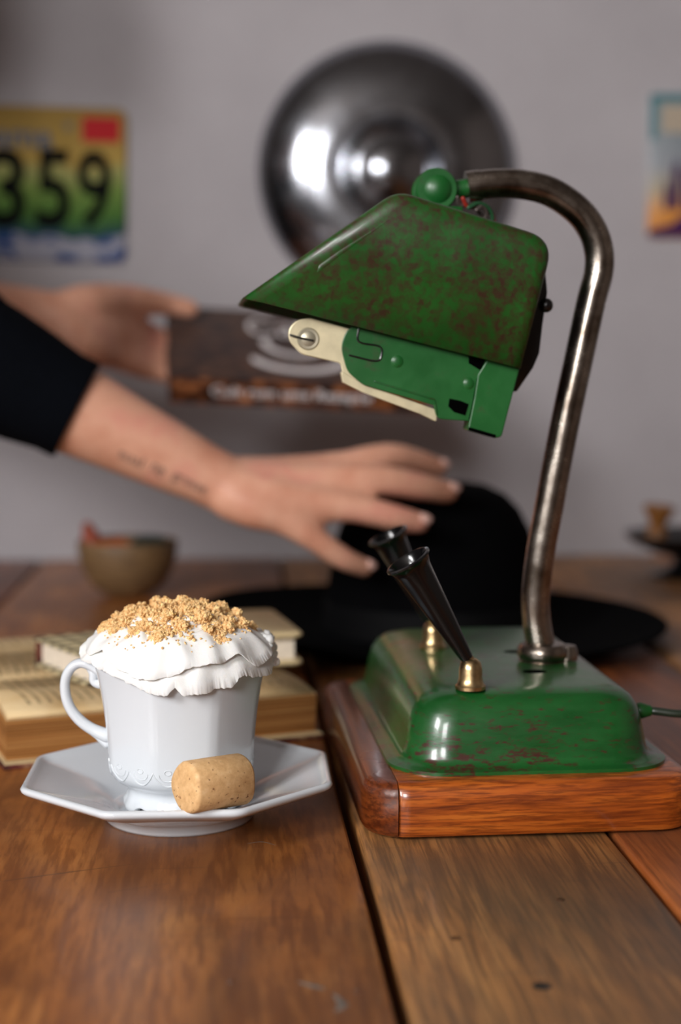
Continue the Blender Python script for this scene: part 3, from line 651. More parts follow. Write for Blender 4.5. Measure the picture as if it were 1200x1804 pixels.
def ruffle(T, r_in, z_in, seed, nu=720, tear=1.0, pw=2.0, grow=0.0):
    b = MB(); rings = []; K = 10
    for i in range(nu):
        a = 360 * i / nu; t = math.radians(a); zl, rl = lookup(T, a)
        p = Vector((math.cos(t), math.sin(t), 0))
        w2 = mnoise.noise(p * 2.2 + Vector((seed, 0, 0))); w3 = mnoise.noise(p * 5 + Vector((seed, 4, 0))); w4 = mnoise.noise(p * 19 + Vector((seed, 8, 0))); w5 = mnoise.noise(p * 42 + Vector((seed, 2, 0)))
        zl += 0.0012 * w2 + 0.0009 * w3; rl += 0.0012 * w3 + grow
        jag = tear * (0.00040 * w4 + 0.00032 * w5); w6 = mnoise.noise(p * 3.3 + Vector((seed, 0, 7)))
        up, dn = [], []
        for k in range(K + 1):
            s_ = k / K; e = s_ ** 1.25
            r_ = r_in + (rl - r_in) * e; zz = z_in + (zl - z_in) * s_ ** pw + (0.0022 * w6 + 0.0010 * w3) * math.sin(pi * s_ ** 0.8) + 0.0007 * math.sin(pi * s_ * 2.6 + w6 * 4)
            if k == K: zz -= jag; r_ += jag * 0.4
            th = 0.00035 + 0.0042 * (1 - s_) ** 0.9
            up.append((r_, zz)); dn.append((r_ - 0.0003 - 0.0008 * (1 - s_), zz - th))
        rings.append([(r_ * math.cos(t), r_ * math.sin(t), z_) for r_, z_ in up + dn[::-1]])
    rings.append(rings[0]); b.loft(rings, False, False); return b
ruffle(LIP1, 0.0325, 0.0135, 2.3, 900, 1.3, 3.3, 0.0026).build('ruffle', M['cream'], cream, angle=75)
ruffle(LIP2, 0.0270, 0.0205, 7.7, 800, 0.8, 2.4, 0.0012).build('ruffle', M['cream'], cream, angle=75)
ruffle(LIP3, 0.0170, 0.0262, 13.1, 640, 0.6).build('ruffle', M['cream'], cream, angle=75)
# torn tuft on the right and a standing petal on the left
b = MB()
for k in range(46):
    a = random.uniform(-0.5, 0.55); rr = random.uniform(0.036, 0.0455); zz = random.uniform(0.004, 0.0155) - (rr - 0.036) * 0.3
    b.ball((rr * math.cos(a), rr * math.sin(a) * 0.7 + 0.004, zz), random.uniform(0.0012, 0.0034), 9, 7, (random.uniform(0.7, 1.3), random.uniform(0.7, 1.3), random.uniform(0.7, 1.3)))
for v_i, v in enumerate(b.v):
    q = Vector(v); d = mnoise.noise_vector(q * 500) * 0.0006; b.v[v_i] = tuple(q + d)
b.build('torn_tuft', M['cream'], cream, angle=80)

# biscuit crumble
dg = bpy.context.evaluated_depsgraph_get(); dg.update()
cm = []; cf = []
for o in cream.children:
    off = len(cm); cm += [v.co.copy() for v in o.data.vertices]; cf += [tuple(i + off for i in p.vertices) for p in o.data.polygons]
bvh = BVHTree.FromPolygons(cm, cf)
ico = [Vector(v).normalized() for v in ((0, 0, 1), (0.894, 0, 0.447), (0.276, 0.851, 0.447), (-0.724, 0.526, 0.447), (-0.724, -0.526, 0.447), (0.276, -0.851, 0.447), (0.724, 0.526, -0.447), (-0.276, 0.851, -0.447), (-0.894, 0, -0.447), (-0.276, -0.851, -0.447), (0.724, -0.526, -0.447), (0, 0, -1))]
icf = [(0, 1, 2), (0, 2, 3), (0, 3, 4), (0, 4, 5), (0, 5, 1), (1, 6, 2), (2, 7, 3), (3, 8, 4), (4, 9, 5), (5, 10, 1), (6, 7, 2), (7, 8, 3), (8, 9, 4), (9, 10, 5), (10, 6, 1), (11, 7, 6), (11, 8, 7), (11, 9, 8), (11, 10, 9), (11, 6, 10)]
def grain(mb, c, r):
    i = len(mb.v); rot = Matrix.Rotation(random.uniform(0, 6.28), 3, Vector((random.random(), random.random(), random.random() + 0.1)))
    mb.v += [tuple(Vector(c) + rot @ (v * (r * random.uniform(0.65, 1.3)))) for v in ico]; mb.f += [(a + i, b_ + i, c_ + i) for a, b_, c_ in icf]
def surf(x, y):
    h = bvh.ray_cast(Vector((x, y, 0.08)), Vector((0, 0, -1))); return h[0].z if h[0] else None
b = MB()
for k in range(11000):
    a = random.uniform(0, 2 * pi); r = 0.0365 * math.sqrt(random.random())
    x_, y_ = r * math.cos(a), r * math.sin(a)
    dens = mnoise.noise((x_ * 95, y_ * 95, 4)) + 0.42 - max(0, (r - 0.027)) * 40 * (1.6 if y_ < -0.018 else 0.7)
    if random.random() > dens * 2.2: continue
    z_ = surf(x_, y_)
    if z_ is None: continue
    pile = max(0, mnoise.noise((x_ * 150, y_ * 150, 9)) + 0.35) * 0.0046 * (1 - (r / 0.040) ** 2)
    grain(b, (x_, y_, z_ + random.random() * pile), random.choice((0.0003, 0.0004, 0.0006, 0.0009)) * random.uniform(0.8, 1.2))
for k in range(70):                                   # stray crumbs rolled towards the lip
    a = random.uniform(-2.6, -0.4); r = random.uniform(0.028, 0.0385); x_, y_ = r * math.cos(a), r * math.sin(a); z_ = surf(x_, y_)
    if z_ is not None: grain(b, (x_, y_, z_ + 0.0002), random.uniform(0.0003, 0.0007))
cr = b.build('biscuit_crumble', M['crumb'], smooth=False); cr.location = cream.location; cr.rotation_euler = cream.rotation_euler
tag(cr, 'fine golden biscuit crumble scattered over whipped cream', 'crumble', kind='stuff')
chunks = [(-0.0300, -0.009, 0.0034), (-0.0345, -0.001, 0.0030), (-0.0225, -0.003, 0.0042), (-0.0150, -0.012, 0.0036), (-0.0075, 0.005, 0.0042), (0.0005, 0.004, 0.0046), (0.0035, -0.011, 0.0042), (0.0105, 0.002, 0.0040), (0.0165, -0.006, 0.0036), (0.0125, -0.018, 0.0040), (0.0240, -0.019, 0.0036), (0.0265, 0.001, 0.0030), (-0.0235, -0.014, 0.0034), (-0.0035, -0.020, 0.0038), (0.004, -0.0245, 0.0030), (-0.0245, 0.009, 0.0034), (0.018, 0.011, 0.0034), (-0.012, 0.013, 0.0036), (-0.0055, -0.0325, 0.0028), (0.0155, -0.0250, 0.0028), (0.002, 0.015, 0.0036), (0.0300, -0.008, 0.0030), (0.0070, -0.004, 0.0036), (-0.0090, -0.0045, 0.0038)]
chunks += [(-0.0355, -0.0075, 0.0026), (-0.0285, -0.0150, 0.0028), (0.0335, 0.002, 0.0026), (0.0240, -0.0110, 0.0030), (-0.0130, -0.0215, 0.0030), (0.0195, 0.003, 0.0032), (-0.030, 0.006, 0.0030), (0.0100, -0.0110, 0.0034)]
for (x_, y_, R_) in chunks:
    z_ = surf(x_, y_) or 0.02; b = MB(); b.ball((0, 0, 0), R_ * 0.80, 26, 18, (1, 1, 0.85))
    sd_ = Vector((x_, y_, 0)) * 3000
    for i_, v in enumerate(b.v):
        q = Vector(v); b.v[i_] = tuple(q * (1 + 0.30 * mnoise.noise(q * (1.4 / R_) + sd_) + 0.16 * mnoise.noise(q * (4.5 / R_) + sd_)))
    for k in range(int(150 * (R_ / 0.004) ** 2)):
        d = Vector((random.gauss(0, 1), random.gauss(0, 1), random.gauss(0, 1))).normalized() * R_ * 0.82
        d = d * (1 + 0.30 * mnoise.noise(d * (1.4 / R_) + sd_)); d.z *= 0.85; grain(b, d, random.choice((0.00028, 0.0004, 0.0006, 0.0008)) * random.uniform(0.8, 1.2))
    o = b.build('biscuit_chunk', M['crumb'], smooth=False); o.rotation_euler = cream.rotation_euler
    o.location = cream.location + Matrix.Rotation(-YAW, 3, 'Z') @ Vector((x_, y_, z_ + R_ * 0.45))
    tag(o, 'crumbly golden brown biscuit lump in the crumble on the cream', 'biscuit', 'biscuit lumps on the whipped cream')

# peanut roll resting on the saucer against the cup
a0 = Pd(326, 1388, 0.639); a1 = Pd(426, 1372, 0.658); ax = (a1 - a0).normalized(); L_ = (a1 - a0).length
b = MB(); R_ = 0.0112
rg = []
for (s_, q_) in ((-0.0006, 0.05), (-0.0005, 0.5), (-0.0003, 0.84), (0.0004, 0.955), (0.0014, 1.0), (L_ * 0.5, 1.005), (L_ - 0.0014, 1.0), (L_ - 0.0004, 0.955), (L_ + 0.0003, 0.84), (L_ + 0.0005, 0.5), (L_ + 0.0006, 0.05)): rg.append((R_ * q_, s_))
def pea(r, z, t): return r * (1 + 0.028 * math.cos(3 * t + 0.4) + 0.02 * math.cos(5 * t) + 0.008 * mnoise.noise((math.cos(t) * 5, math.sin(t) * 5, z * 200))), z
b.lathe(rg, 48, fn=pea, caps=True); o = b.build('peanut_roll', M['peanut'], angle=50); o.rotation_euler = ax.to_track_quat('Z', 'Y').to_euler(); o.location = a0
tag(o, 'tan cylinder of pressed peanut sweet lying on the saucer', 'sweet')

# ------------------------------------------------------------------ books by the cup
BPSI = math.radians(22.5) - YAW
fl_ = Pz(2, 1352, 0); fr_ = Pz(578, 1306, 0)
bl = (fr_ - fl_).length; bu = Vector((math.cos(BPSI), math.sin(BPSI), 0)); bv = Vector((-math.sin(BPSI), math.cos(BPSI), 0))
PWD = 0.128
bc = (fl_ + fr_) / 2 + bv * PWD
book = empty('open_book', bc, BPSI); tag(book, 'open old book with yellowed printed pages and worn red cover behind the cup', 'book')
HL = bl / 2 - 0.003
b = MB(); b.box(-HL - 0.003, HL + 0.003, -PWD - 0.001, PWD + 0.001, 0.0, 0.0026); b.build('cover', M['cover_red'], book, bevel=0.0008)
b = MB(); b.box(-HL - 0.002, HL + 0.002, -PWD, PWD, 0.0026, 0.0034); b.build('endpaper', M['cover_tan'], book, smooth=False)
for sgn, th in ((-1, 0.0245), (1, 0.0225)):
    # page block from fore-edge to gutter, top gently arched
    rings = []
    cs = []
    for k in range(15):
        s_ = k / 14; yy = sgn * (PWD - 0.004) * (1 - s_) + sgn * 0.001 * s_
        top = th * (0.93 + 0.10 * math.sin(pi * min(1, s_ * 1.1)) - 0.62 * max(0, (s_ - 0.78) / 0.22) ** 1.6)
        if k == 0: top = th * 0.90
        cs.append((yy, 0.0034 + top))
    poly_ = cs + [(sgn * 0.001, 0.0034), (sgn * (PWD - 0.006), 0.0034)]
    b = MB(); nx = 10
    for i in range(nx + 1):
        xx = -HL + 2 * HL * i / nx
        rings.append([(xx, p_, q_ + 0.0006 * mnoise.noise((xx * 30, p_ * 20, 2))) for p_, q_ in poly_])
    b.loft(rings); o = b.build('page_block', M['page_edge'], book, angle=35)
    o.data.materials.append(M['page'])
    for p in o.data.polygons:
        if p.normal.z > 0.5: p.material_index = 1
    # a few loose leaves standing off the block
    for j, (lift, xa, sh) in enumerate(((0.0012, 0.002, 0.002), (0.0024, 0.005, 0.004))):
        b = MB(); rings = []
        for i in range(7):
            xx = -HL + 0.001 + (2 * HL - xa) * i / 6
            rings.append([(xx, p_ * (1 - sh * 2) if k < 3 else p_, q_ + 0.0003 + lift * math.sin(pi * min(1, (k / 13) * 1.6 + 0.15)) * (k < 11)) for k, (p_, q_) in enumerate(cs[:13])] )
        b.loft(rings, False, False, closed=False); o = b.build('loose_leaf', M['page'], book, angle=60)
        so = o.modifiers.new('thickness', 'SOLIDIFY'); so.thickness = 0.00015
ztop = 0.0034 + 0.0262
def hardback(name, label, corner, psi, wx, wy, th, zb, mcov, mpage, mspine, ct=0.0035, spine_side='-x', rc=0.006):
    o_ = empty(name, corner + Z * (zb - corner.z), psi); tag(o_, label, 'book')
    for nm, z0 in (('lower_cover', 0.0), ('upper_cover', th - ct)):
        b = MB(); b.loft([[(p + wx / 2 - s_ * 0, q + wy / 2, z0 + zz) for p, q in rrect(wx - 2 * s_, wy - 2 * s_, rc, 5)] for s_, zz in ((0.0012, 0), (0, ct * 0.35), (0, ct * 0.65), (0.0012, ct))]); b.build(nm, mcov, o_, angle=50)
    b = MB(); b.box(0.003, wx - 0.005, 0.005, wy - 0.005, ct, th - ct); b.build('page_block', mpage, o_, smooth=False)
    b = MB(); b.box(-0.0016, 0.0028, 0.002, wy - 0.002, 0.0005, th - 0.0005); b.build('spine', mspine, o_, bevel=0.0012)
    return o_
# tan hardback: near right corner at the pixel of its lower cover
c1 = Pz(536, 1176, ztop); psi2 = math.radians(14) - YAW
o = hardback('tan_hardback', 'small closed tan hardback with white pages lying on the open book beside the hat brim', c1 - Vector((math.cos(psi2), math.sin(psi2), 0)) * 0.066, psi2, 0.066, 0.095, 0.0205, ztop + 0.0012, M['cover_tan'], M['paper_white'], M['cover_tan'])
c2 = Pz(58, 1176, ztop); psi3 = math.radians(-56) - YAW
hardback('checkered_notebook', 'closed notebook with dark checkered cover and red spine lying on the open book', c2, psi3, 0.078, 0.058, 0.0175, ztop + 0.0012, M['checker'], M['paper_white'], M['cover_red'], ct=0.0022, rc=0.002)

# ------------------------------------------------------------------ hat
hc = Pz(764, 1096, 0.012)
prof = [(0.0005, 0.1235), (0.022, 0.1250), (0.040, 0.1225), (0.055, 0.1155), (0.066, 0.1045), (0.0745, 0.088), (0.0795, 0.068), (0.0830, 0.045), (0.0850, 0.024), (0.0865, 0.012), (0.0905, 0.0072), (0.099, 0.0058), (0.115, 0.0066), (0.138, 0.0095), (0.158, 0.0140), (0.172, 0.0180), (0.179, 0.0205), (0.1805, 0.0195), (0.180, 0.0178), (0.170, 0.0142), (0.156, 0.0104), (0.138, 0.0062), (0.115, 0.0036), (0.099, 0.0028), (0.088, 0.0034), (0.083, 0.009), (0.080, 0.04), (0.073, 0.08), (0.050, 0.110), (0.0005, 0.119)]
roll = math.radians(2.2)
def hatf(r, z, t):
    k = max(0, (r - 0.09) / 0.09)
    return r, z + 0.010 * k * k * (abs(math.cos(t)) ** 2) * (1.0 if math.cos(t) < 0 else 0.25) - 0.004 * k * (1 if math.cos(t) > 0 else 0) * math.cos(t)
hat = empty('felt_hat', (hc.x, hc.y, 0), -YAW); tag(hat, 'black wide brimmed felt hat lying on the table under the hand', 'hat')
b = MB(); b.lathe(prof, 96, fn=hatf, caps=True)
mz = min(v[2] for v in b.v); b.v = [(x, y, z - mz) for x, y, z in b.v]; b.build('crown_and_brim', M['felt'], hat, angle=70)
b = MB(); b.lathe([(0.0862, 0.0105), (0.0872, 0.0105), (0.0858, 0.034), (0.0848, 0.034)], 64, (0, 0, -mz)); b.build('hat_band', M['felt_band'], hat)

# ------------------------------------------------------------------ bowl with fruit peel, dish with wooden stand
bp = Pz(222, 1054, 0) + H * 0.016
bowl = empty('gourd_bowl', bp, 0); tag(bowl, 'brown gourd bowl with orange and dark green things inside, on the back of the table', 'bowl')
b = MB(); b.lathe([(0.0005, 0.0), (0.014, 0.0), (0.024, 0.0035), (0.0345, 0.0125), (0.0415, 0.025), (0.0455, 0.040), (0.0462, 0.051), (0.0452, 0.0525), (0.0438, 0.051), (0.0425, 0.040), (0.038, 0.025), (0.030, 0.0125), (0.018, 0.0045), (0.0005, 0.004)], 48, caps=True); b.build('shell', M['gourd'], bowl, angle=60)
def blob(name, mat, c, r, s3, label, cat, seed, rot=(0, 0, 0)):
    b = MB(); b.ball((0, 0, 0), r, 24, 16, s3)
    for i, v in enumerate(b.v):
        q = Vector(v); b.v[i] = tuple(q + q.normalized() * r * 0.25 * mnoise.noise(q * (1.3 / r) + Vector((seed, 0, 0))))
    o = b.build(name, mat, angle=80); o.location = c; o.rotation_euler = rot; return tag(o, label, cat)
blob('orange_peel', M['orange'], bp + RT * (-0.012) + Z * 0.040, 0.019, (1.2, 0.9, 0.75), 'orange piece of fruit peel in the gourd bowl', 'peel', 3)
b = MB(); b.tube([bp + RT * -0.030 + Z * 0.034, bp + RT * -0.033 + Z * 0.050, bp + RT * -0.037 + Z * 0.0645], [0.0125, 0.0105, 0.005], 14, smooth=4); tag(b.build('peel_curl', M['rust']), 'rust red pointed curl sticking out of the gourd bowl', 'peel')
blob('green_fruit', M['dkgreen'], bp + RT * 0.019 + Z * 0.042, 0.021, (1.05, 1, 0.72), 'dark green lump in the gourd bowl', 'fruit', 8)
dp = Pz(1228, 1022, 0) + H * 0.03
dish = empty('black_dish', dp, 0); tag(dish, 'black footed dish at the back of the table near the wall', 'dish')
b = MB(); b.lathe([(0.0005, 0.0), (0.038, 0.0), (0.040, 0.003), (0.026, 0.007), (0.016, 0.014), (0.018, 0.020), (0.040, 0.026), (0.058, 0.034), (0.066, 0.041), (0.0675, 0.0435), (0.066, 0.0445), (0.055, 0.037), (0.036, 0.030), (0.0005, 0.0285)], 56, caps=True); b.build('bowl_and_foot', M['black_iron'], dish, angle=50)
b = MB(); b.lathe([(0.0005, 0.0), (0.021, 0.0), (0.021, 0.003), (0.011, 0.007), (0.0085, 0.016), (0.009, 0.024), (0.013, 0.031), (0.0155, 0.035), (0.0155, 0.040), (0.0005, 0.041)], 28, caps=True)
o = b.build('wooden_spool', M['honey_wood'], angle=40); o.location = dp + RT * -0.036 + Z * 0.0325; o.rotation_euler = (0.06, 0.08, 0); tag(o, 'honey coloured turned wooden spool standing on the black dish', 'spool')

# ------------------------------------------------------------------ things on the wall
pc = PW(222, 325); pxm = WALLY / FPX * 1.005
PWW, PHH = 0.318, 0.164
plc = PW(222, 324); plc = Vector((plc.x - PWW / 2, WALLY - 0.004, plc.z))
plate_ = empty('number_plate', plc, 0); plate_.rotation_euler = (0, math.radians(1.2), 0)
tag(plate_, 'yellow green and blue number plate with black digits hanging on the wall', 'number plate')
b = MB(); b.loft([[(p, yy, q) for p, q in rrect(PWW - 2 * s_, PHH - 2 * s_, 0.010, 5)] for s_, yy in ((0, 0.0012), (0, -0.0016), (0.001, -0.0024), (0.003, -0.0018), (0.004, -0.0012))]); b.build('plate', M['plate'], plate_, angle=40)
def on_plate(px, py):
    q = PW(px, py, 0.006) - plc; return q.x, q.z
def vmat(x, z, y=-0.0016): return Matrix(((1, 0, 0, x), (0, 0, -1, y), (0, 1, 0, z), (0, 0, 0, 1)))
u_ = 1.0 / FPX * WALLY
for ch, px in (('3', 14), ('5', 94), ('9', 166)):
    x_, z_ = on_plate(px, 330); o = add_text('digit', ch, M['print_black'], plate_, vmat(x_, z_), 60 * u_, 134 * u_, bold=0.022)
x_, z_ = on_plate(-20, 236); add_text('state_lettering', 'Alabama', M['plate_navy'], plate_, vmat(x_, z_), 212 * u_, 42 * u_, bold=0.03)
x_, z_ = on_plate(176, 224); b = MB(); b.box(x_ - 32 * u_, x_ + 32 * u_, -0.0021, -0.0014, z_ - 21 * u_, z_ + 21 * u_); b.build('sticker', M['sticker_red'], plate_, smooth=False)
x_, z_ = on_plate(118, 219); b = MB(); b.lathe([(0.0005, 0.0012), (0.004, 0.001), (0.0048, 0)], 14, caps=True); o = b.build('bolt', M['sign_cream_dull'], plate_); o.rotation_euler = (pi / 2, 0, 0); o.location = (x_, -0.0014, z_)
# aluminium disc
dc = PW(688, 300, 0.03)
disc = empty('wall_disc', (dc.x, WALLY, dc.z), 0); tag(disc, 'round polished aluminium hubcap with domed centre hanging on the wall', 'hubcap')
RD = 0.1425
prof = [(RD - 0.004, 0.001), (RD, 0.002), (RD + 0.0005, 0.004), (RD - 0.002, 0.008), (RD * 0.93, 0.0165), (RD * 0.82, 0.0265), (RD * 0.70, 0.0340), (RD * 0.58, 0.0385), (RD * 0.47, 0.0405), (RD * 0.41, 0.0400), (RD * 0.39, 0.0350), (RD * 0.375, 0.0310), (RD * 0.35, 0.0315), (RD * 0.335, 0.0355), (RD * 0.30, 0.0390), (RD * 0.285, 0.0380), (RD * 0.275, 0.0345), (RD * 0.25, 0.0350), (RD * 0.19, 0.0420), (RD * 0.12, 0.0465), (RD * 0.05, 0.0482), (0.0003, 0.0485)]
b = MB(); b.lathe(prof, 96, caps=True); o = b.build('pressed_disc', M['alu'], disc, angle=55); o.rotation_euler = (pi / 2, 0, 0)
# tin sign at the right
s0 = PW(1143, 166); s1 = PW(1143, 419); sw_, sh_ = 0.115, (s0 - s1).length
sgc = Vector((s0.x + sw_ / 2, WALLY - 0.003, (s0.z + s1.z) / 2)); sign = empty('tin_sign', sgc, 0); tag(sign, 'small teal bordered tin sign with purple towers hanging on the wall', 'sign')
def on_sign(px, py):
    q = PW(px, py, 0.005) - sgc; return q.x, q.z
b = MB(); b.loft([[(p, yy, q) for p, q in rrect(sw_ - 2 * s_, sh_ - 2 * s_, 0.006, 4)] for s_, yy in ((0, 0.001), (0, -0.002), (0.0008, -0.0026))]); b.build('panel', M['sign_sky'], sign, angle=40)
b = MB(); t_ = 0.0075; yb = (-0.0030, -0.0024); b.box(-sw_ / 2 + 0.001, sw_ / 2 - 0.001, *yb, sh_ / 2 - t_, sh_ / 2 - 0.001)
for sx0, sx1 in ((-sw_ / 2 + 0.001, -sw_ / 2 + t_), (sw_ / 2 - t_, sw_ / 2 - 0.001)): b.box(sx0, sx1, *yb, sh_ / 2 - 0.05, sh_ / 2 - t_)
b.build('border', M['teal'], sign, smooth=False)
b = MB(); x_, z_ = on_sign(1166, 185); x2, z2 = on_sign(1166, 234); b.box(x_, -x_, *yb, z2, z_); b.build('title_panel', M['sign_cream'], sign, smooth=False)
b = MB(); hb = -sh_ / 2 + 0.001
b.prism([(-sw_ / 2 + 0.001, hb), (sw_ / 2 - 0.001, hb), (sw_ / 2 - 0.001, hb + 0.028), (0.012, hb + 0.03), (-0.018, hb + 0.024), (-0.03, hb + 0.014), (-sw_ / 2 + 0.001, hb + 0.007)], *yb); b.build('printed_ground', M['sign_purple'], sign, smooth=False)
for cx, hw, top in ((-0.036, 0.0035, 0.062), (-0.026, 0.0045, 0.086), (-0.012, 0.0045, 0.080), (0.004, 0.006, 0.09), (0.022, 0.0045, 0.078)):
    b = MB(); b.prism([(cx - hw, hb + 0.030), (cx + hw, hb + 0.030), (cx + hw, hb + top - 0.012), (cx, hb + top), (cx - hw, hb + top - 0.012)], *yb); b.build('printed_tower', M['sign_purple'], sign, smooth=False)

# ------------------------------------------------------------------ coffee book held in the left hand
u0 = Pd(300, 663, 1.33); psi = math.radians(9) - YAW
uh = Vector((math.cos(psi), math.sin(psi), -0.047)).normalized(); vh0 = Vector((-math.sin(psi), math.cos(psi), 0)); vh = (vh0 * math.cos(math.radians(24)) + Z * math.sin(math.radians(24))); vh = (vh - uh * vh.dot(uh)).normalized(); nh = uh.cross(vh)
cbk = empty('coffee_book', u0); cbk.rotation_euler = Matrix((uh, vh, nh)).transposed().to_euler()
tag(cbk, 'hardback book with coffee bean cover and white lettering held in the hand', 'book')
BLN, BWD, BTH = 0.228, 0.165, 0.024
b = MB(); b.box(0, BLN, 0.0, BWD, -0.003, 0); b.build('upper_cover', M['cover_front'], cbk, bevel=0.0008)
b = MB(); b.box(0, BLN, 0.0, BWD, -BTH, -BTH + 0.003); b.build('lower_cover', M['cover_front'], cbk, bevel=0.0008)
b = MB(); b.box(0, BLN, -0.0022, 0.0004, -BTH, 0); b.build('spine', M['beans'], cbk, bevel=0.0008)
b = MB(); b.box(0.003, BLN - 0.003, 0.0005, BWD - 0.004, -BTH + 0.003, -0.003); b.build('page_block', M['print_white'], cbk, smooth=False)
sp_m = Matrix(((1, 0, 0, 0.107), (0, 0, -1, -0.0022), (0, 1, 0, -BTH / 2), (0, 0, 0, 1)))
add_text('spine_lettering', 'Cult rum ums Rezepte', M['print_white'], cbk, sp_m, 0.142, 0.0125, bold=0.02)
b = MB()   # printed cup and saucer with steam on the cover
arc = lambda cx, cy, rx, ry, a0_, a1_: [(cx + rx * math.cos(math.radians(a)), cy + ry * math.sin(math.radians(a)), 0.0004) for a in [a0_ + (a1_ - a0_) * k / 14 for k in range(15)]]
b.tube(arc(0.117, 0.055, 0.042, 0.030, 190, 350), [0.0015] + [0.005] * 13 + [0.0015], 8, flat=0.08, upv=(0, 0, 1)); b.tube(arc(0.117, 0.088, 0.028, 0.030, 180, 360), 0.004, 8, flat=0.08, upv=(0, 0, 1))
b.tube(arc(0.148, 0.085, 0.011, 0.014, -90, 90), 0.003, 8, flat=0.08, upv=(0, 0, 1)); b.build('printed_cup', M['print_white'], cbk)
add_text('cover_lettering', 'Café', M['print_white'], cbk, Matrix.Translation((0.112, 0.122, 0.0)), 0.075, 0.042, 0.0004)

# ------------------------------------------------------------------ person leaning in at the left end of the table
person = empty('person', G(-0.93, 1.26, -0.75), -YAW)
tag(person, 'person in black top touching the hat and holding up a book', 'person')
PI_ = Matrix.Translation(person.location) @ Matrix.Rotation(-YAW, 4, 'Z'); PI_ = PI_.inverted()
def L(p): return PI_ @ Vector(p)
def limb(mb, pts, rad, n=14, smooth=4, flat=1.0, upv=None, caps='round'): mb.tube([L(p) for p in pts], rad, n, smooth, flat, upv, caps)
def voxel(o, vs, sm=6):
    r = o.modifiers.new('skin', 'REMESH'); r.mode = 'VOXEL'; r.voxel_size = vs; r.use_smooth_shade = True
    s = o.modifiers.new('soften', 'SMOOTH'); s.factor = 0.5; s.iterations = sm
body_ = MB()
S_R, S_L = G(-0.575, 1.10, 0.47), G(-0.575, 1.43, 0.50)
E_R, W_R = Pd(-75, 618, 1.045), Pd(402, 856, 1.068)
E_L, W_L = G(-0.49, 1.42, 0.275), Pd(96, 560, 1.35)
pel, wai, che, nek, hed = G(-0.93, 1.26, 0.13), G(-0.85, 1.26, 0.26), G(-0.68, 1.26, 0.42), G(-0.565, 1.26, 0.545), G(-0.50, 1.26, 0.655)
fwd = L(G(1, 0, 0)) - L(G(0, 0, 0))
# torso, neck and head
side = Vector((1, 0, 0))
body_.tube([L(pel), L(wai), L(che), L(G(-0.60, 1.26, 0.505))], [0.155, 0.125, 0.155, 0.12], 20, 5, flat=0.68, upv=(0.75, 0, -0.65))
limb(body_, [S_R, che + Z * 0.06, S_L], [0.055, 0.075, 0.055])
limb(body_, [G(-0.61, 1.26, 0.48), nek, G(-0.535, 1.26, 0.60)], [0.06, 0.052, 0.052])
hc_ = L(hed)
body_.ball(hc_ + Vector((-0.005, 0, 0.025)), 0.085, 24, 16, (1.08, 0.88, 1.1)); body_.ball(hc_ + Vector((0.035, 0, -0.045)), 0.06, 20, 14, (0.95, 0.9, 1.1))
body_.tube([hc_ + Vector((0.082, 0, 0.012)), hc_ + Vector((0.104, 0, -0.022))], [0.008, 0.014], 10); body_.ball(hc_ + Vector((0.070, 0, -0.098)), 0.018, 12, 8)
for s_ in (-1, 1): body_.ball(hc_ + Vector((-0.005, s_ * 0.078, 0.0)), 0.028, 14, 10, (0.7, 0.35, 1.1))
# arms
limb(body_, [S_R, (S_R + E_R) / 2, E_R], [0.050, 0.045, 0.037]); limb(body_, [E_R, E_R.lerp(W_R, 0.3), E_R.lerp(W_R, 0.62), E_R.lerp(W_R, 0.9), W_R], [0.035, 0.0345, 0.0275, 0.0215, 0.0205], 18)
limb(body_, [S_L, (S_L + E_L) / 2, E_L], [0.050, 0.045, 0.037]); limb(body_, [E_L, E_L.lerp(W_L, 0.3), E_L.lerp(W_L, 0.65), W_L], [0.037, 0.038, 0.030, 0.023], 18)
# right hand, fingers spread over the crown of the hat; (pixel x, pixel y, distance)
q_ = lambda t: Pd(*t)
fing = {
 'little': ([(410, 872, 1.062), (452, 893, 1.058), (500, 912, 1.058), (555, 950, 1.060), (603, 983, 1.068), (642, 1000, 1.080)], [0.0185, 0.0165, 0.0128, 0.0092, 0.0086, 0.0072]),
 'ring': ([(412, 862, 1.064), (475, 876, 1.062), (545, 886, 1.064), (625, 895, 1.066), (690, 910, 1.072), (738, 921, 1.082)], [0.0185, 0.0165, 0.0138, 0.0104, 0.0096, 0.0080]),
 'middle': ([(414, 852, 1.070), (490, 856, 1.074), (580, 850, 1.080), (670, 846, 1.084), (735, 856, 1.096), (788, 867, 1.112)], [0.0185, 0.0170, 0.0145, 0.0112, 0.0104, 0.0086]),
 'index': ([(414, 846, 1.078), (495, 842, 1.090), (600, 828, 1.108), (680, 806, 1.124), (730, 812, 1.142), (772, 824, 1.158)], [0.0175, 0.0160, 0.0140, 0.0110, 0.0098, 0.0080]),
 'thumb': ([(420, 856, 1.085), (460, 862, 1.105), (520, 852, 1.130), (575, 846, 1.150)], [0.0180, 0.0170, 0.0120, 0.0095])}
tips = {}
for k_, (pp, rr) in fing.items():
    P3 = [q_(t) for t in pp]; limb(body_, P3, rr, 14, 4); tips[k_] = (P3[-1], (P3[-1] - P3[-2]).normalized(), rr[-1])
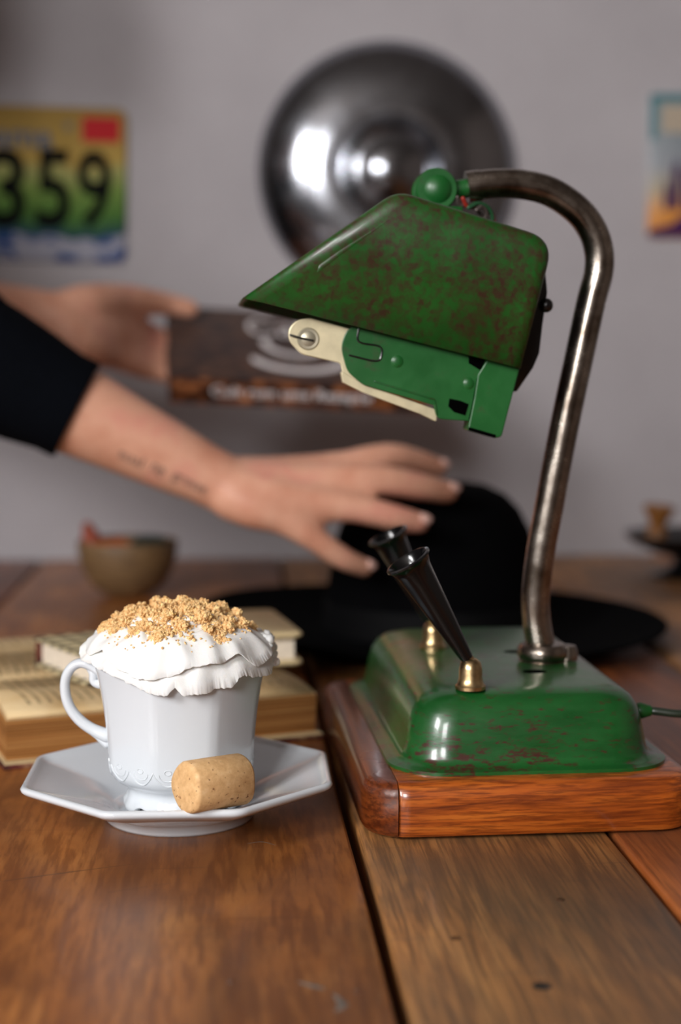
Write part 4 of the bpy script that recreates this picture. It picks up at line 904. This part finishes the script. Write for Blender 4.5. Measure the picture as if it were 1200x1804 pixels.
# left hand gripping the book's end: thumb above, fingers beneath
bk = lambda a, c, d: u0 + uh * a + vh * c + nh * d
fl2 = {
 'thumb': ([W_L, Pd(150, 540, 1.36), Pd(215, 528, 1.40), bk(-0.004, 0.128, 0.016), bk(0.022, 0.132, 0.0105)], [0.022, 0.020, 0.0145, 0.0115, 0.0090]),
 'index': ([W_L, Pd(160, 560, 1.37), Pd(222, 572, 1.42), bk(-0.014, 0.140, -0.022), bk(0.022, 0.138, -BTH - 0.0120), bk(0.05, 0.135, -BTH - 0.0105)], [0.022, 0.021, 0.0155, 0.0125, 0.0105, 0.0085]),
 'middle': ([W_L, Pd(155, 580, 1.36), Pd(215, 600, 1.40), bk(-0.015, 0.120, -0.026), bk(0.024, 0.117, -BTH - 0.0122), bk(0.056, 0.114, -BTH - 0.0108)], [0.022, 0.021, 0.0155, 0.0128, 0.0108, 0.0088]),
 'ring': ([W_L, Pd(150, 596, 1.35), Pd(205, 614, 1.39), bk(-0.016, 0.100, -0.029), bk(0.020, 0.097, -BTH - 0.0116), bk(0.050, 0.094, -BTH - 0.0102)], [0.022, 0.0205, 0.0150, 0.0122, 0.0100, 0.0082]),
 'little': ([W_L, Pd(145, 606, 1.34), Pd(198, 624, 1.375), bk(-0.015, 0.083, -0.031), bk(0.014, 0.080, -BTH - 0.0100), bk(0.038, 0.078, -BTH - 0.0088)], [0.0215, 0.019, 0.0135, 0.0105, 0.0086, 0.0070])}
for pp, rr in fl2.values(): limb(body_, pp, rr, 14, 4)
# legs and feet
for s_ in (-1, 1):
    hip = G(-0.93, 1.26 + s_ * 0.085, 0.10); kn = G(-0.90, 1.26 + s_ * 0.095, -0.30); an = G(-0.95, 1.26 + s_ * 0.10, -0.67)
    limb(body_, [hip, hip.lerp(kn, 0.4), kn, kn.lerp(an, 0.3), an], [0.088, 0.080, 0.056, 0.056, 0.038], 16)
    limb(body_, [an - Z * 0.02, G(-0.90, 1.26 + s_ * 0.105, -0.712), G(-0.80, 1.26 + s_ * 0.115, -0.722)], [0.036, 0.034, 0.026], 12)
bo = body_.build('body', M['skin'], person); voxel(bo, 0.0030, 5)
# nails on the visible fingertips
for k_ in ('little', 'ring', 'middle', 'index'):
    p, d, r = tips[k_]; view = (EYE - p).normalized(); nn = (view * 0.75 + Z * 0.65); nn = (nn - d * nn.dot(d)).normalized(); sd = d.cross(nn)
    b = MB(); rings = []
    for i in range(7):
        s_ = -0.6 + 1.35 * i / 6; wv_ = 0.66 * (1 - max(0, (s_ - 0.25) / 0.62) ** 2 * 0.75) * (1 if i else 0.7)
        rings.append([L(p + d * (r * (s_ * 0.9 + 0.15)) + sd * (r * wv_ * math.sin(a)) + nn * (r * (1.06 * math.cos(a * 0.85) - 0.16 * max(0, s_) ** 2))) for a in [math.radians(-60 + 20 * j) for j in range(7)]])
    b.loft(rings, False, False, closed=False); o = b.build('fingernail', M['nail'], person, angle=80); so = o.modifiers.new('thickness', 'SOLIDIFY'); so.thickness = 0.0007
# top: torso and sleeves pushed up below the elbows
sh = MB()
sh.tube([L(pel + Z * 0.02), L(wai), L(che), L(G(-0.60, 1.26, 0.51))], [0.172, 0.145, 0.172, 0.125], 24, 5, flat=0.72, upv=(0.75, 0, -0.65), caps='flat')
limb(sh, [S_R, che + Z * 0.06, S_L], [0.068, 0.088, 0.068])
limb(sh, [S_R, (S_R + E_R) / 2, E_R], [0.064, 0.058, 0.049])
cuR = E_R.lerp(W_R, 0.435); limb(sh, [E_R, E_R.lerp(cuR, 0.3)], [0.0455, 0.0425], 24, 3, caps='flat')
cuL = E_L.lerp(W_L, 0.42); limb(sh, [S_L, (S_L + E_L) / 2, E_L], [0.064, 0.058, 0.049]); limb(sh, [E_L, cuL], [0.049, 0.043], 24, 6, caps='flat')
so = sh.build('knit_top', M['shirt'], person); voxel(so, 0.0034, 3)
for ea, cu_, ra, rb in ((E_R, cuR, 0.0462, 0.0352), (E_L, cuL, 0.0495, 0.0435)):
    b = MB(); b.tube([L(ea.lerp(cu_, t)) for t in (0.0, 0.3, 0.6, 0.85, 0.97, 1.0, 0.985)], [ra, ra * 0.7 + rb * 0.3 + 0.001, ra * 0.4 + rb * 0.6 + 0.0005, rb + 0.0008, rb + 0.001, rb, rb - 0.002], 28, caps=None)
    b.build('sleeve', M['shirt'], person, angle=70)
tr = MB()
tr.tube([L(pel - Z * 0.03), L(pel + Z * 0.05)], [0.165, 0.168], 24, 1, flat=0.76, upv=(1, 0, 0))
for s_ in (-1, 1):
    hip = G(-0.93, 1.26 + s_ * 0.085, 0.10); kn = G(-0.90, 1.26 + s_ * 0.095, -0.30); an = G(-0.95, 1.26 + s_ * 0.10, -0.67)
    limb(tr, [hip, hip.lerp(kn, 0.4), kn, kn.lerp(an, 0.3), an], [0.098, 0.091, 0.070, 0.068, 0.058], 20, 4, caps='flat')
to = tr.build('trousers', M['jeans'], person); voxel(to, 0.006, 3)
for s_ in (-1, 1):
    b = MB(); limb(b, [G(-0.97, 1.26 + s_ * 0.10, -0.71), G(-0.90, 1.26 + s_ * 0.105, -0.712), G(-0.79, 1.26 + s_ * 0.118, -0.718)], [0.0375, 0.0385, 0.031], 16, 5); b.build('shoe', M['shoe'], person)
b = MB(); b.ball(hc_ + Vector((-0.018, 0, 0.038)), 0.096, 28, 18, (1.05, 0.93, 1.05)); b.ball(hc_ + Vector((-0.075, 0, 0.0)), 0.06, 20, 14, (0.9, 1.15, 1.3)); b.ball(hc_ + Vector((-0.06, 0, -0.06)), 0.07, 20, 14, (0.9, 1.35, 1.5)); b.ball(hc_ + Vector((-0.075, 0, -0.15)), 0.06, 20, 14, (0.8, 1.4, 1.5)); hr = b.build('hair', M['hair'], person); voxel(hr, 0.006, 3)  # unseen long hair, enlarged to cast more shade on the back wall
for s_ in (-1, 1):
    b = MB(); b.ball(hc_ + Vector((0.0785, s_ * 0.031, 0.010)), 0.0125, 14, 10); ey = b.build('eye', M['eye'], person)
    b = MB(); b.ball(hc_ + Vector((0.0875, s_ * 0.0305, 0.009)), 0.0056, 12, 8, (0.75, 1, 1)); b.build('iris', M['iris'], ey)
    b = MB(); b.tube([hc_ + Vector((0.084, s_ * 0.014, 0.032)), hc_ + Vector((0.083, s_ * 0.032, 0.037)), hc_ + Vector((0.070, s_ * 0.05, 0.031))], [0.0025, 0.003, 0.0015], 8, smooth=3); b.build('eyebrow', M['hair'], person)
b = MB(); b.tube([hc_ + Vector((0.083, -0.022, -0.062)), hc_ + Vector((0.092, -0.008, -0.059)), hc_ + Vector((0.093, 0, -0.0605)), hc_ + Vector((0.092, 0.008, -0.059)), hc_ + Vector((0.083, 0.022, -0.062))], [0.002, 0.0055, 0.0055, 0.0055, 0.002], 10, smooth=3); b.build('lips', M['lip'], person)
# forearm tattoo: three words laid on the skin
bpy.context.view_layer.update()
dg = bpy.context.evaluated_depsgraph_get(); ev = bo.evaluated_get(dg); em = ev.to_mesh()
bvh = BVHTree.FromPolygons([v.co.copy() for v in em.vertices], [tuple(p.vertices) for p in em.polygons]); ev.to_mesh_clear()
for wtxt, (xa, ya), (xb, yb_) in (('sual', (211, 796), (252, 816)), ('ne', (268, 822), (288, 834)), ('grosse', (304, 838), (362, 868))):
    me, wx, wy = text_mesh(wtxt, 1.0)
    bm = bmesh.new(); bm.from_mesh(me); bmesh.ops.triangulate(bm, faces=bm.faces[:]); bm.to_mesh(me); bm.free()
    for v in me.vertices:
        s_ = v.co.x / wx + 0.5; hgt = v.co.y / wy * 17
        dxn, dyn = (xb - xa), (yb_ - ya); ln = math.hypot(dxn, dyn)
        px = xa + dxn * s_ + hgt * dyn / ln; py = ya + dyn * s_ - hgt * dxn / ln
        o_, d_ = L(EYE), (L(EYE + ray(px, py)) - L(EYE)).normalized()
        h_ = bvh.ray_cast(o_, d_)
        v.co = h_[0] + h_[1] * 0.0004 if h_[0] else Vector((0, 0, 0))
    me.materials.append(M['ink']); o = bpy.data.objects.new('tattoo', me); col.objects.link(o); o.parent = person
